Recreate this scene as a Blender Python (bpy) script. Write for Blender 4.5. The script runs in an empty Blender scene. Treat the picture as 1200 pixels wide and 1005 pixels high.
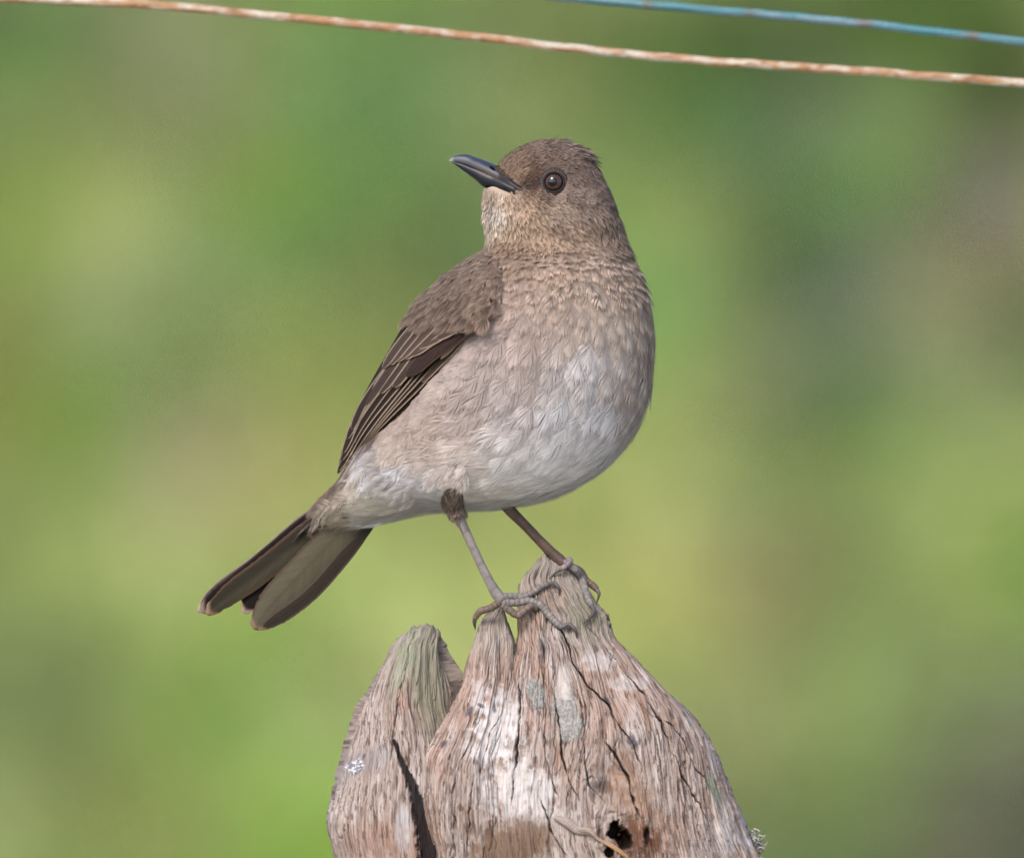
import bpy, math, random
import numpy as np
from mathutils import Vector

rng = np.random.default_rng(7)
ALB = 0.5               # paint-box values -> reflectance of feathers, horn and wood
K = 0.00036            # metres per unit of the bird / post drawing
DIST = 5.0             # camera distance
Z0 = 1.35              # camera height

# ------------------------------------------------------------------ camera
sc = bpy.context.scene
cam_d = bpy.data.cameras.new('camera')
cam = bpy.data.objects.new('camera', cam_d)
sc.collection.objects.link(cam)
sc.camera = cam
cam.location = (0, -DIST, Z0)
cam.rotation_euler = (math.radians(90), 0, 0)
cam_d.sensor_width = 36.0
cam_d.lens = 36.0 * DIST / (1200 * K)
cam_d.clip_start = 0.1
cam_d.clip_end = 3000
cam_d.dof.use_dof = True
cam_d.dof.focus_distance = DIST - 0.008
cam_d.dof.aperture_fstop = 7.5
# ------------------------------------------------------------------ sky, sun, exposure
SUN_EL, SUN_AZ = math.radians(42), math.radians(206)   # azimuth clockwise from +Y
world = bpy.data.worlds.new('World')
sc.world = world
world.use_nodes = True
wn = world.node_tree
sky = wn.nodes.new('ShaderNodeTexSky')
sky.sky_type = 'NISHITA'
sky.sun_disc = False
sky.sun_elevation = SUN_EL
sky.sun_rotation = SUN_AZ
sky.dust_density = 2.5
sky.air_density = 0.8
sky.ozone_density = 1.0
bg = wn.nodes['Background']
bg.inputs['Strength'].default_value = 0.15
wn.links.new(sky.outputs[0], bg.inputs[0])
sun_d = bpy.data.lights.new('sun', 'SUN')
sun_d.energy = 0.95
sun_d.angle = math.radians(18)
sun_d.color = (1.0, 0.97, 0.94)
sun = bpy.data.objects.new('sun', sun_d)
sc.collection.objects.link(sun)
sdir = Vector((math.sin(SUN_AZ) * math.cos(SUN_EL), math.cos(SUN_AZ) * math.cos(SUN_EL), math.sin(SUN_EL)))
sun.rotation_euler = sdir.to_track_quat('Z', 'Y').to_euler()
sc.view_settings.view_transform = 'Standard'
sc.view_settings.look = 'None'
sc.view_settings.exposure = 1.40
sc.view_settings.gamma = 1.0
sc.view_settings.use_curve_mapping = False
sc.cycles.use_denoising = True
sc.cycles.max_bounces = 6

# ------------------------------------------------------------------ helpers
def lin(c):
    c = np.asarray(c, float) / 255.0
    return np.where(c <= 0.04045, c / 12.92, ((c + 0.055) / 1.055) ** 2.4)

def W(p):
    """drawing units (x right, y depth, z down) -> metres"""
    p = np.asarray(p, float)
    y = p[..., 1] * K
    s = 1 + y / DIST
    return np.stack([(p[..., 0] - 600) * K * s, y, Z0 - (p[..., 2] - 502.5) * K * s], -1)

def hash2(ix, iy, seed):
    h = (ix.astype(np.int64) * 374761393 + iy.astype(np.int64) * 668265263 + seed * 1442695041) & 0xFFFFFFFF
    h = ((h ^ (h >> 13)) * 1274126177) & 0xFFFFFFFF
    h = (h ^ (h >> 16)) & 0xFFFFFFFF
    return h / 4294967295.0

def vnoise(x, y, seed=0):
    x, y = np.broadcast_arrays(np.asarray(x, float), np.asarray(y, float))
    ix, iy = np.floor(x), np.floor(y)
    fx, fy = x - ix, y - iy
    fx = fx * fx * (3 - 2 * fx); fy = fy * fy * (3 - 2 * fy)
    a = hash2(ix, iy, seed); b = hash2(ix + 1, iy, seed)
    c = hash2(ix, iy + 1, seed); d = hash2(ix + 1, iy + 1, seed)
    return (a * (1 - fx) + b * fx) * (1 - fy) + (c * (1 - fx) + d * fx) * fy

def fbm(x, y, seed=0, octv=4, gain=0.5):
    s = 0; a = 1; t = 0
    for o in range(octv):
        s = s + a * vnoise(x * 2 ** o, y * 2 ** o, seed + 17 * o); t += a; a *= gain
    return s / t

def smooth(a, b, x):
    t = np.clip((x - a) / (b - a), 0, 1)
    return t * t * (3 - 2 * t)

def pchip(xk, yk, x):
    xk = np.asarray(xk, float); yk = np.asarray(yk, float)
    h = np.diff(xk); d = np.diff(yk, axis=0) / (h[:, None] if yk.ndim > 1 else h)
    m = np.zeros_like(yk)
    m[0], m[-1] = d[0], d[-1]
    hh = h[:, None] if yk.ndim > 1 else h
    w1 = 2 * hh[1:] + hh[:-1]; w2 = hh[1:] + 2 * hh[:-1]
    same = d[:-1] * d[1:] > 0
    with np.errstate(divide='ignore', invalid='ignore'):
        mm = (w1 + w2) / (w1 / d[:-1] + w2 / d[1:])
    m[1:-1] = np.where(same, mm, 0)
    x = np.clip(x, xk[0], xk[-1])
    i = np.clip(np.searchsorted(xk, x, side='right') - 1, 0, len(h) - 1)
    t = (x - xk[i]) / h[i]
    if yk.ndim > 1:
        t = t[..., None]; hi = h[i][..., None]
    else:
        hi = h[i]
    return ((1 + 2 * t) * (1 - t) ** 2 * yk[i] + t * (1 - t) ** 2 * hi * m[i]
            + t * t * (3 - 2 * t) * yk[i + 1] + t * t * (t - 1) * hi * m[i + 1])

def spline(pts, n):
    pts = np.asarray(pts, float)
    d = np.r_[0, np.cumsum(np.linalg.norm(np.diff(pts, axis=0), axis=1))]
    m = np.zeros_like(pts)                                        # Catmull-Rom tangents
    m[1:-1] = (pts[2:] - pts[:-2]) / (d[2:] - d[:-2])[:, None]
    m[0] = (pts[1] - pts[0]) / (d[1] - d[0]); m[-1] = (pts[-1] - pts[-2]) / (d[-1] - d[-2])
    x = np.linspace(0, d[-1], n)
    i = np.clip(np.searchsorted(d, x, side='right') - 1, 0, len(d) - 2)
    h = (d[i + 1] - d[i])[:, None]; t = ((x - d[i]) / (d[i + 1] - d[i]))[:, None]
    return ((1 + 2 * t) * (1 - t) ** 2 * pts[i] + t * (1 - t) ** 2 * h * m[i]
            + t * t * (3 - 2 * t) * pts[i + 1] + t * t * (t - 1) * h * m[i + 1])

col = sc.collection
def mesh_data(name, V, faces, C=None, mat=None, smooth_shade=True, extra=None):
    me = bpy.data.meshes.new(name)
    V = np.asarray(V, np.float32).reshape(-1, 3)
    if not isinstance(faces, (list, tuple)): faces = [faces]
    faces = [np.asarray(f, np.int32) for f in faces if len(f)]
    nl = sum(f.size for f in faces); npoly = sum(len(f) for f in faces)
    me.vertices.add(len(V)); me.vertices.foreach_set('co', V.ravel())
    me.loops.add(nl); me.loops.foreach_set('vertex_index', np.concatenate([f.ravel() for f in faces]))
    me.polygons.add(npoly)
    tot = np.concatenate([np.full(len(f), f.shape[1], np.int32) for f in faces])
    me.polygons.foreach_set('loop_start', np.r_[0, np.cumsum(tot)[:-1]].astype(np.int32))
    try:
        me.polygons.foreach_set('loop_total', tot)
    except Exception:
        pass
    me.polygons.foreach_set('use_smooth', np.full(npoly, smooth_shade))
    if C is not None:
        C = np.asarray(C, np.float32) * (1.0 if mat is not None and mat.name.startswith(('leaf', 'grassy')) else ALB)
        a = me.color_attributes.new('Col', 'FLOAT_COLOR', 'POINT')
        a.data.foreach_set('color', np.concatenate([C, np.ones((len(C), 1), np.float32)], 1).ravel())
    if extra is not None:
        for k, v in extra.items():
            a = me.attributes.new(k, 'FLOAT_VECTOR', 'POINT')
            a.data.foreach_set('vector', np.asarray(v, np.float32).ravel())
    me.update(calc_edges=True)
    me.validate()
    if mat: me.materials.append(mat)
    return me

def link(name, me, parent=None, kind=None, label=None, cat=None, group=None, loc=None):
    o = bpy.data.objects.new(name, me)
    col.objects.link(o)
    if parent is not None: o.parent = parent
    if loc is not None: o.location = loc
    if kind: o['kind'] = kind
    if label: o['label'] = label
    if cat: o['category'] = cat
    if group: o['group'] = group
    return o

def grid_faces(n, m, wrap=False):
    i = np.arange(n - 1)[:, None]; j = np.arange(m if wrap else m - 1)[None, :]
    j2 = (j + 1) % m
    return np.stack([i * m + j, i * m + j2, (i + 1) * m + j2, (i + 1) * m + j], -1).reshape(-1, 4)

# ------------------------------------------------------------------ materials
def attr_mat(name, rough=0.8, sheen=0.0, spec=0.3, bump=0.0, bump_scale=2000.0, coat=0.0, var=0.0, var_scale=3000.0,
             sss=0.0, transl=0.0, const=None, metallic=0.0, stretch=None):
    m = bpy.data.materials.new(name); m.use_nodes = True
    nt = m.node_tree; b = nt.nodes['Principled BSDF']
    if const is None:
        a = nt.nodes.new('ShaderNodeAttribute'); a.attribute_name = 'Col'
        out = a.outputs['Color']
    else:
        a = nt.nodes.new('ShaderNodeRGB'); a.outputs[0].default_value = (*const, 1); out = a.outputs[0]
    tc = nt.nodes.new('ShaderNodeTexCoord')
    vec = tc.outputs['Object']
    if stretch:
        sa = nt.nodes.new('ShaderNodeAttribute'); sa.attribute_name = stretch; vec = sa.outputs['Vector']
    if var > 0:
        n = nt.nodes.new('ShaderNodeTexNoise'); n.inputs['Scale'].default_value = var_scale
        n.inputs['Detail'].default_value = 4
        nt.links.new(vec, n.inputs['Vector'])
        r = nt.nodes.new('ShaderNodeMapRange')
        r.inputs['From Min'].default_value = 0.3; r.inputs['From Max'].default_value = 0.7
        r.inputs['To Min'].default_value = 1 - var; r.inputs['To Max'].default_value = 1 + var
        nt.links.new(n.outputs['Fac'], r.inputs['Value'])
        mx = nt.nodes.new('ShaderNodeVectorMath'); mx.operation = 'SCALE'
        nt.links.new(out, mx.inputs[0]); nt.links.new(r.outputs[0], mx.inputs['Scale'])
        out = mx.outputs[0]
    nt.links.new(out, b.inputs['Base Color'])
    b.inputs['Roughness'].default_value = rough
    b.inputs['Specular IOR Level'].default_value = spec
    b.inputs['Sheen Weight'].default_value = sheen
    b.inputs['Coat Weight'].default_value = coat
    b.inputs['Coat Roughness'].default_value = 0.05
    b.inputs['Coat IOR'].default_value = 1.7 if coat > .5 else 1.5
    b.inputs['Metallic'].default_value = metallic
    if sss > 0:
        b.inputs['Subsurface Weight'].default_value = sss
        b.inputs['Subsurface Scale'].default_value = 0.002
    if bump > 0:
        n2 = nt.nodes.new('ShaderNodeTexNoise'); n2.inputs['Scale'].default_value = bump_scale
        n2.inputs['Detail'].default_value = 5
        nt.links.new(vec, n2.inputs['Vector'])
        bp = nt.nodes.new('ShaderNodeBump'); bp.inputs['Strength'].default_value = bump
        bp.inputs['Distance'].default_value = 0.0003
        nt.links.new(n2.outputs['Fac'], bp.inputs['Height'])
        nt.links.new(bp.outputs[0], b.inputs['Normal'])
    if transl > 0:
        tr = nt.nodes.new('ShaderNodeBsdfTranslucent'); nt.links.new(out, tr.inputs['Color'])
        ms = nt.nodes.new('ShaderNodeMixShader'); ms.inputs[0].default_value = transl
        o = nt.nodes['Material Output']
        nt.links.new(b.outputs[0], ms.inputs[1]); nt.links.new(tr.outputs[0], ms.inputs[2])
        nt.links.new(ms.outputs[0], o.inputs['Surface'])
    return m

M_feather = attr_mat('feather_down', rough=0.9, sheen=0.0, spec=0.04, transl=0.08)
M_vane = attr_mat('feather_vane', rough=0.8, spec=0.07, bump=0.25, bump_scale=5000, var=0.12, var_scale=2500)
M_skin = attr_mat('bird_skin', rough=0.9, spec=0.1)
M_leg = attr_mat('scaly_leg', rough=0.55, spec=0.2, bump=0.6, bump_scale=2600, var=0.15, var_scale=1800)
M_claw = attr_mat('claw_horn', rough=0.4, spec=0.25)
M_bill = attr_mat('bill_horn', rough=0.4, spec=0.3, bump=0.12, bump_scale=900, var=0.12, var_scale=700)
M_eye = attr_mat('eye_ball', rough=0.03, spec=0.36)
M_wood = attr_mat('weathered_wood', rough=0.95, spec=0.05, bump=0.9, bump_scale=1.0, var=0.16, var_scale=1.0, stretch='grain')
def add_flecks(m):
    nt = m.node_tree; b = nt.nodes['Principled BSDF']
    src = b.inputs['Base Color'].links[0].from_socket
    at = nt.nodes.new('ShaderNodeAttribute'); at.attribute_name = 'grain'
    for sc_, lo, hi, dk in ((1.5, .58, .70, .52), (.45, .60, .72, .66), (3.0, .38, .30, 1.30)):
        n = nt.nodes.new('ShaderNodeTexNoise'); n.inputs['Scale'].default_value = sc_; n.inputs['Detail'].default_value = 5; n.inputs['Roughness'].default_value = .65
        nt.links.new(at.outputs['Vector'], n.inputs['Vector'])
        r = nt.nodes.new('ShaderNodeMapRange'); r.inputs['From Min'].default_value = lo; r.inputs['From Max'].default_value = hi
        r.inputs['To Min'].default_value = 1; r.inputs['To Max'].default_value = dk
        nt.links.new(n.outputs['Fac'], r.inputs['Value'])
        mx = nt.nodes.new('ShaderNodeVectorMath'); mx.operation = 'SCALE'
        nt.links.new(src, mx.inputs[0]); nt.links.new(r.outputs[0], mx.inputs['Scale']); src = mx.outputs[0]
    nt.links.new(src, b.inputs['Base Color'])
add_flecks(M_wood)
M_lichen = attr_mat('lichen_crust', rough=0.95, spec=0.1, bump=0.6, bump_scale=2500, var=0.2, var_scale=1800)
M_leaf = attr_mat('leaf_green', rough=0.6, spec=0.3, transl=0.42)

# ------------------------------------------------------------------ ground and hillside
def hill_z(x, y):
    base = 0.42 * np.maximum(0, y - 24.0) * smooth(24, 27, y)
    base = np.where(y > 90, 0.42 * 66 + (y - 90) * 0.12, base)
    return base + (fbm(x * 0.35 + 40, y * 0.35, 5, 4) - 0.5) * 0.5 * smooth(12, 26, y) + (fbm(x * 0.05, y * 0.05, 9, 3) - .5) * 3 * smooth(30, 70, y)

VD = 27.5                                             # distance of the slope behind the bird from the camera's post
# plant cover on the slope: px, py of the drawing, spread, colour
PATCH = [
 (7,40,(97,124,70)), (120,90,(110,116,73)), (170,70,(133,139,104)), (250,45,(130,140,92)), (330,60,(116,139,80)), (385,110,(109,137,90)), (385,170,(87,127,60)), (300,225,(112,146,59)), (280,180,(136,145,71)), (220,130,(129,136,93)),
 (40,160,(125,136,79)), (60,230,(149,158,91)), (110,285,(159,165,105)), (175,310,(157,164,113)), (10,290,(128,150,66)), (10,380,(120,125,68)), (230,285,(126,145,86)), (370,290,(86,115,70)), (330,310,(106,138,75)), (400,320,(125,131,83)),
 (5,470,(137,143,75)), (90,360,(136,149,101)), (150,400,(144,151,102)), (120,440,(115,141,76)), (90,500,(123,148,75)), (90,545,(113,135,56)), (160,495,(107,124,67)), (240,330,(108,127,76)), (240,400,(124,140,87)), (320,400,(142,153,87)),
 (390,400,(136,147,86)), (400,460,(133,141,77)), (210,540,(142,133,104)), (260,560,(148,148,103)), (320,560,(146,144,91)), (330,500,(139,143,87)), (60,590,(130,138,87)), (170,600,(145,151,104)), (240,620,(150,154,100)), (20,650,(121,133,76)),
 (100,660,(135,148,85)), (200,660,(141,148,99)), (180,720,(144,160,89)), (70,740,(111,124,76)), (30,830,(108,122,75)), (130,840,(107,123,76)), (130,890,(117,121,74)), (30,900,(136,145,93)), (50,970,(149,158,101)), (150,960,(126,140,77)),
 (210,770,(137,154,88)), (300,750,(128,151,71)), (250,840,(116,138,67)), (230,950,(132,140,80)), (370,800,(135,150,101)), (340,860,(123,146,76)), (310,930,(122,143,70)), (370,980,(124,150,65)), (420,60,(112,140,74)), (480,80,(108,141,84)),
 (540,100,(122,140,101)), (430,120,(100,129,77)), (470,180,(92,126,70)), (560,140,(135,142,85)), (500,150,(121,138,73)), (420,190,(92,126,72)), (470,215,(92,120,55)), (450,260,(95,113,63)), (510,240,(101,119,69)), (545,270,(106,122,74)),
 (420,290,(110,128,71)), (530,200,(109,128,80)), (470,20,(105,126,74)), (560,30,(112,127,76)), (640,30,(115,125,76)), (640,110,(131,140,83)), (720,50,(103,121,65)), (740,110,(102,126,66)), (700,150,(123,140,86)), (800,100,(92,118,60)),
 (835,115,(72,102,38)), (770,130,(98,119,73)), (850,30,(84,102,52)), (930,20,(80,98,55)), (930,70,(83,96,58)), (1030,30,(86,102,50)), (1120,30,(80,104,44)), (1190,70,(70,88,37)), (880,150,(82,114,73)), (970,120,(113,125,98)),
 (1030,160,(116,133,82)), (1060,170,(114,146,71)), (1130,150,(125,131,92)), (1190,150,(86,91,60)), (870,210,(78,91,64)), (920,170,(89,110,70)), (900,230,(78,87,56)), (960,190,(113,131,86)), (1010,230,(76,118,50)), (1020,245,(72,113,44)),
 (1100,220,(103,122,70)), (1190,240,(120,114,103)), (1150,270,(127,118,105)), (1130,305,(126,107,88)), (1060,270,(99,104,76)), (1030,320,(118,126,109)), (940,300,(75,92,59)), (930,340,(69,90,53)), (770,200,(132,147,86)), (760,260,(139,156,91)),
 (800,260,(152,166,83)), (790,310,(150,166,101)), (790,355,(113,153,93)), (850,250,(129,145,83)), (860,310,(106,122,70)), (840,340,(119,136,85)), (780,400,(124,157,78)), (880,380,(107,116,69)), (960,380,(101,112,91)), (1080,360,(131,134,86)),
 (1130,380,(148,150,105)), (1190,340,(105,109,69)), (930,430,(111,117,88)), (970,475,(87,111,65)), (1000,450,(101,122,89)), (900,470,(131,132,90)), (1080,430,(135,138,104)), (1190,405,(85,94,63)), (1150,470,(143,151,101)), (1150,530,(146,154,99)),
 (1060,490,(115,139,76)), (1010,540,(110,134,70)), (1020,580,(123,146,76)), (960,560,(113,117,69)), (890,560,(118,140,81)), (790,490,(159,166,106)), (790,540,(155,162,96)), (800,600,(154,159,108)), (770,660,(150,150,89)), (840,590,(133,140,90)),
 (870,640,(137,140,99)), (860,680,(135,130,87)), (940,620,(106,103,74)), (940,675,(98,93,57)), (880,610,(137,141,91)), (1000,640,(141,154,96)), (1100,600,(139,153,95)), (1160,600,(147,160,88)), (1190,660,(115,146,74)), (1100,670,(139,150,84)),
 (1030,680,(113,133,76)), (1050,610,(139,151,91)), (770,720,(148,154,87)), (800,790,(141,150,94)), (850,740,(135,135,88)), (940,720,(98,98,59)), (890,760,(113,118,74)), (1000,740,(115,135,78)), (1050,740,(138,153,99)), (1190,710,(125,147,75)),
 (1130,740,(125,134,83)), (850,850,(130,133,90)), (930,850,(112,127,68)), (990,820,(126,144,85)), (1060,800,(99,114,75)), (1170,800,(111,117,88)), (1110,850,(96,105,67)), (940,930,(93,113,57)), (990,900,(117,133,81)), (1030,880,(106,119,76)),
 (1110,920,(89,84,72)), (1170,890,(94,96,75)), (1060,930,(97,103,71)), (1150,970,(93,96,77)), (960,990,(105,120,75)), (1040,990,(106,104,77)), (1190,960,(80,92,54)), (890,900,(121,129,81)), (600,660,(146,152,91)), (500,680,(144,152,93)),
 (720,640,(148,154,91)), (460,760,(146,152,94)), (400,700,(136,149,88)), (720,700,(148,154,90)), (560,640,(142,151,91)),
]
PA = np.array([(a, b) for a, b, c in PATCH], float)
PC = np.array([lin(c) for a, b, c in PATCH]) * 1.06
def cover(x, y, z):
    """colour of the plants growing at a point of the slope"""
    s = 5.0 / (VD + 5)                                # the slope seen from the clearing
    px = 600 + x * s / K; py = 502.5 - (z - Z0) * s / K
    inside = (px > -60) & (px < 1260) & (py > -60) & (py < 1065)
    fpx = np.where(inside, px, px % 1200); fpy = np.where(inside, py, py % 1005)
    if len(px) > 20000:
        return np.vstack([cover(x[i:i + 20000], y[i:i + 20000], z[i:i + 20000]) for i in range(0, len(px), 20000)])
    w = np.exp(-((fpx[:, None] - PA[None, :, 0]) ** 2 + (fpy[:, None] - PA[None, :, 1]) ** 2) / (2 * 27.0 ** 2)) + 1e-9
    c = (w @ PC) / w.sum(1, keepdims=True)
    near = smooth(22, 17, y)[:, None]                 # unseen ground round the post, made pale to bounce light onto the belly
    gn = fbm(x * 1.3, y * 1.3, 31, 4)[:, None]
    dry = lin((200, 190, 172)) * (1 - smooth(.4, .7, gn)) + lin((172, 172, 146)) * smooth(.4, .7, gn)  # pale bounce tones, put in to brighten the bird from below
    return c * (1 - near) + dry * near

def build_ground():
    gx = np.r_[np.linspace(-900, -20, 40), np.linspace(-19, 19, 150), np.linspace(20, 900, 40)]
    gy = np.r_[np.linspace(-300, 8, 30), np.linspace(9, 22, 40), np.linspace(22.2, 50, 220), np.linspace(51, 1500, 80)]
    X, Y = np.meshgrid(gx, gy)
    Z = hill_z(X, Y)
    V = np.stack([X, Y, Z], -1).reshape(-1, 3)
    C = cover(V[:, 0], V[:, 1], V[:, 2]) * np.where(V[:, 1:2] > 21, .8, .72)
    n = fbm(V[:, 0] * 3, V[:, 1] * 3, 21, 4)[:, None]
    C = C * (0.8 + 0.4 * n)
    m = attr_mat('grassy_soil', rough=0.95, spec=0.1, bump=0.6, bump_scale=8.0, var=0.25, var_scale=6.0)
    m.node_tree.nodes['Bump'].inputs['Distance'].default_value = 0.05
    link('ground', mesh_data('ground', V, grid_faces(len(gy), len(gx)), C, m), kind='structure',
         label='green hillside ground, far out of focus behind the bird')
build_ground()

def leaf_cloud(n, xr, yr, hmin, hmax, size, seed, flt=None, wide=0.35):
    r = np.random.default_rng(seed)
    x = r.uniform(*xr, n); y = r.uniform(*yr, n)
    if flt is not None:
        k = flt(x, y); x, y = x[k], y[k]; n = len(x)
    z = hill_z(x, y)
    c = cover(x, y, z + 0.1)
    h = r.uniform(hmin, hmax, n)
    base = np.stack([x, y, z + h], -1)
    az = r.uniform(0, 2 * np.pi, n); el = r.uniform(0.2, 1.4, n)
    L = size * r.uniform(0.6, 1.5, n)
    d = np.stack([np.cos(az) * np.cos(el), np.sin(az) * np.cos(el), np.sin(el)], -1)
    s = np.stack([-np.sin(az), np.cos(az), np.zeros(n)], -1)
    up = np.cross(s, d)
    p0 = base; p1 = base + d * (L * .5)[:, None] + s * (L * wide * .5)[:, None] + up * (L * .05)[:, None]
    p2 = base + d * L[:, None] - np.array([0, 0, 1]) * (L * .25)[:, None]; p3 = base + d * (L * .5)[:, None] - s * (L * wide * .5)[:, None] + up * (L * .05)[:, None]
    V = np.stack([p0, p1, p2, p3], 1).reshape(-1, 3)
    F = np.arange(4 * n).reshape(-1, 4)
    v = r.uniform(0.86, 1.14, (n, 1)) * (1 + 0.08 * r.standard_normal((n, 3)))
    C = np.repeat(np.clip(c * v, 0.01, 0.7), 4, 0)
    return V, F, C

def build_vegetation():
    inb = lambda x, y: (np.abs(x) < 2.2) & (y < 33)
    V, F, C = leaf_cloud(26000, (-2.2, 2.2), (23.5, 33), 0.0, 0.22, 0.09, 1)
    link('meadow_plants', mesh_data('meadow_plants', V, F, C, M_leaf, False), kind='stuff',
         label='soft blurred yellow green meadow plants covering the slope behind the bird')
    V, F, C = leaf_cloud(46000, (-11, 11), (21.5, 48), 0.0, 0.3, 0.16, 2, flt=lambda x, y: ~inb(x, y))
    link('hillside_scrub', mesh_data('hillside_scrub', V, F, C, M_leaf, False), kind='stuff',
         label='low green scrub spreading over the rest of the blurred hillside')
build_vegetation()

# ------------------------------------------------------------------ tubes
def tube(path, radii, nseg=12, n=None, flat=None, mod=None, caps=True):
    """path (x,y,z) drawing units, radii per point; returns V,F in drawing units and per-vertex s, angle"""
    path = np.asarray(path, float); radii = np.asarray(radii, float)
    if n is None: n = len(path) * 6
    pr = spline(np.c_[path, radii * 1.0], n)
    P = pr[:, :3]; R = np.maximum(pr[:, 3], 0.02)
    T = np.gradient(P, axis=0); T /= np.linalg.norm(T, axis=1, keepdims=True) + 1e-9
    ref = np.array([0.13, -1.0, 0.11]); ref /= np.linalg.norm(ref)
    A = ref[None] - (T @ ref)[:, None] * T
    A /= np.linalg.norm(A, axis=1, keepdims=True) + 1e-9
    B = np.cross(T, A)
    th = np.linspace(0, 2 * np.pi, nseg, endpoint=False)
    S = np.linspace(0, 1, n)[:, None] + 0 * th[None]
    TH = th[None] + 0 * S
    RR = R[:, None] * (1 if mod is None else mod(S, TH, np.r_[0, np.cumsum(np.linalg.norm(np.diff(P, axis=0), axis=1))][:, None]))
    V = P[:, None] + A[:, None] * (np.cos(TH) * RR)[..., None] + B[:, None] * (np.sin(TH) * RR)[..., None]
    V = V.reshape(-1, 3)
    F = [grid_faces(n, nseg, True)]
    if caps:
        V = np.vstack([V, P[0], P[-1]])
        a = np.arange(nseg); b = (a + 1) % nseg
        F.append(np.stack([b, a, np.full(nseg, n * nseg)], -1))
        F.append(np.stack([(n - 1) * nseg + a, (n - 1) * nseg + b, np.full(nseg, n * nseg + 1)], -1))
        S = np.r_[S.ravel(), 0, 1]; TH = np.r_[TH.ravel(), 0, 0]
    return V, F, S.ravel(), TH.ravel()

# ------------------------------------------------------------------ wires
def wire(name, pts, rad, y, colfn, label, rough):
    pts = [(x, y, z) for x, z in pts]
    V, F, S, TH = tube(pts, [rad] * len(pts), 16, 1500)
    xs = V[:, 0]
    n = fbm(xs / 9, TH * .5, 3, 4)
    V = V.copy()
    V[:, 2] += (fbm(xs / 40, 0, 8, 3) - 0.5) * 2.2
    c = colfn(xs, TH, n)
    mat = attr_mat(name + '_coat', rough=rough, spec=0.4, bump=0.5, bump_scale=900, var=0.15, var_scale=600)
    me = mesh_data(name, W(V), F, c, mat)
    return link(name, me, label=label, cat='wire')

def rust_col(xs, TH, n):
    n2 = fbm(xs / 45, TH * .6, 33, 4); sp = vnoise(xs / 5, TH * 2, 5)
    t = smooth(0.40, 0.64, n * .5 + n2 * .55)[:, None]
    c = lin((214, 202, 182)) * (1 - t) + lin((184, 138, 94)) * t
    d = smooth(0.62, 0.8, sp * .5 + n * .5)[:, None]
    return c * (1 - d) + lin((150, 104, 66)) * d
def blue_col(xs, TH, n):
    n2 = fbm(xs / 60, TH * .5, 52, 3)
    c = lin((112, 146, 154))[None] * (1 - smooth(.4, .6, n2)[:, None]) + lin((72, 134, 142))[None] * smooth(.4, .6, n2)[:, None]
    c = c * (0.85 + 0.3 * n[:, None])
    for x0, w in ((1012, 9), (1140, 9), (880, 4), (760, 5)):
        g = np.exp(-((xs - x0) / w) ** 2)[:, None] * 0.75
        c = c * (1 - g) + lin((122, 96, 74)) * g
    return c
wire('rusty_wire', [(-5200, -560), (-2400, -250), (-900, -92), (-200, -20), (0, -3), (180, 6), (460, 33), (760, 66), (1000, 83), (1200, 97), (1900, 140), (3400, 235), (6000, 380)],
     5.3, 400, rust_col, 'pale rusty wire, the lower one, crossing above the bird', 0.6)
wire('blue_wire', [(-5200, -700), (-2400, -330), (-900, -165), (0, -72), (400, -29), (650, -4), (760, 6), (980, 25), (1200, 49), (1900, 124), (3400, 285), (6000, 560)],
     5.2, 430, blue_col, 'blue green coated wire crossing the upper right corner', 0.4)

# ------------------------------------------------------------------ depth maps
MX0, MX1, MZ0, MZ1 = 200, 960, 120, 1060
def depth_map(P, fill=70, blur=1):
    H, Wd = MZ1 - MZ0, MX1 - MX0
    ix = np.clip(np.round(P[:, 0]).astype(int) - MX0, 0, Wd - 1); iz = np.clip(np.round(P[:, 2]).astype(int) - MZ0, 0, H - 1)
    m = np.full(H * Wd, np.inf); np.minimum.at(m, iz * Wd + ix, P[:, 1])
    m = m.reshape(H, Wd); ok = np.isfinite(m); inside = ok.copy()
    m = np.where(ok, m, 0.0)
    for _ in range(fill):
        w = ok.astype(float)
        s = np.zeros_like(m); c = np.zeros_like(m)
        for dz, dx in ((0, 1), (0, -1), (1, 0), (-1, 0), (1, 1), (-1, -1), (1, -1), (-1, 1)):
            s += np.roll(m * w, (dz, dx), (0, 1)); c += np.roll(w, (dz, dx), (0, 1))
        new = (~ok) & (c > 0)
        m[new] = s[new] / c[new]; ok = ok | new
    for _ in range(blur):
        p = np.pad(m, 1, mode='edge')
        m = (p[:-2, 1:-1] + p[2:, 1:-1] + p[1:-1, :-2] + p[1:-1, 2:] + 4 * m) / 8
    return m, inside
def sample(m, x, z):
    x = np.clip(np.asarray(x, float) - MX0, 0, m.shape[1] - 1.001); z = np.clip(np.asarray(z, float) - MZ0, 0, m.shape[0] - 1.001)
    i = x.astype(int); j = z.astype(int); fx = x - i; fz = z - j
    return (m[j, i] * (1 - fx) + m[j, i + 1] * fx) * (1 - fz) + (m[j + 1, i] * (1 - fx) + m[j + 1, i + 1] * fx) * fz

# ------------------------------------------------------------------ fence post
def seg_dist(px, pz, pts):
    """distance to a polyline and the fraction along it"""
    best = np.full(px.shape, 1e9); frac = np.zeros(px.shape)
    pts = np.asarray(pts, float); n = len(pts) - 1
    for i in range(n):
        a, b = pts[i], pts[i + 1]; d = b - a; L = d @ d
        t = np.clip(((px - a[0]) * d[0] + (pz - a[1]) * d[1]) / L, 0, 1)
        q = np.hypot(px - a[0] - t * d[0], pz - a[1] - t * d[1])
        k = q < best; best = np.where(k, q, best); frac = np.where(k, (i + t) / n, frac)
    return best, frac

GROUND_PY = 502.5 + Z0 / K
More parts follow.
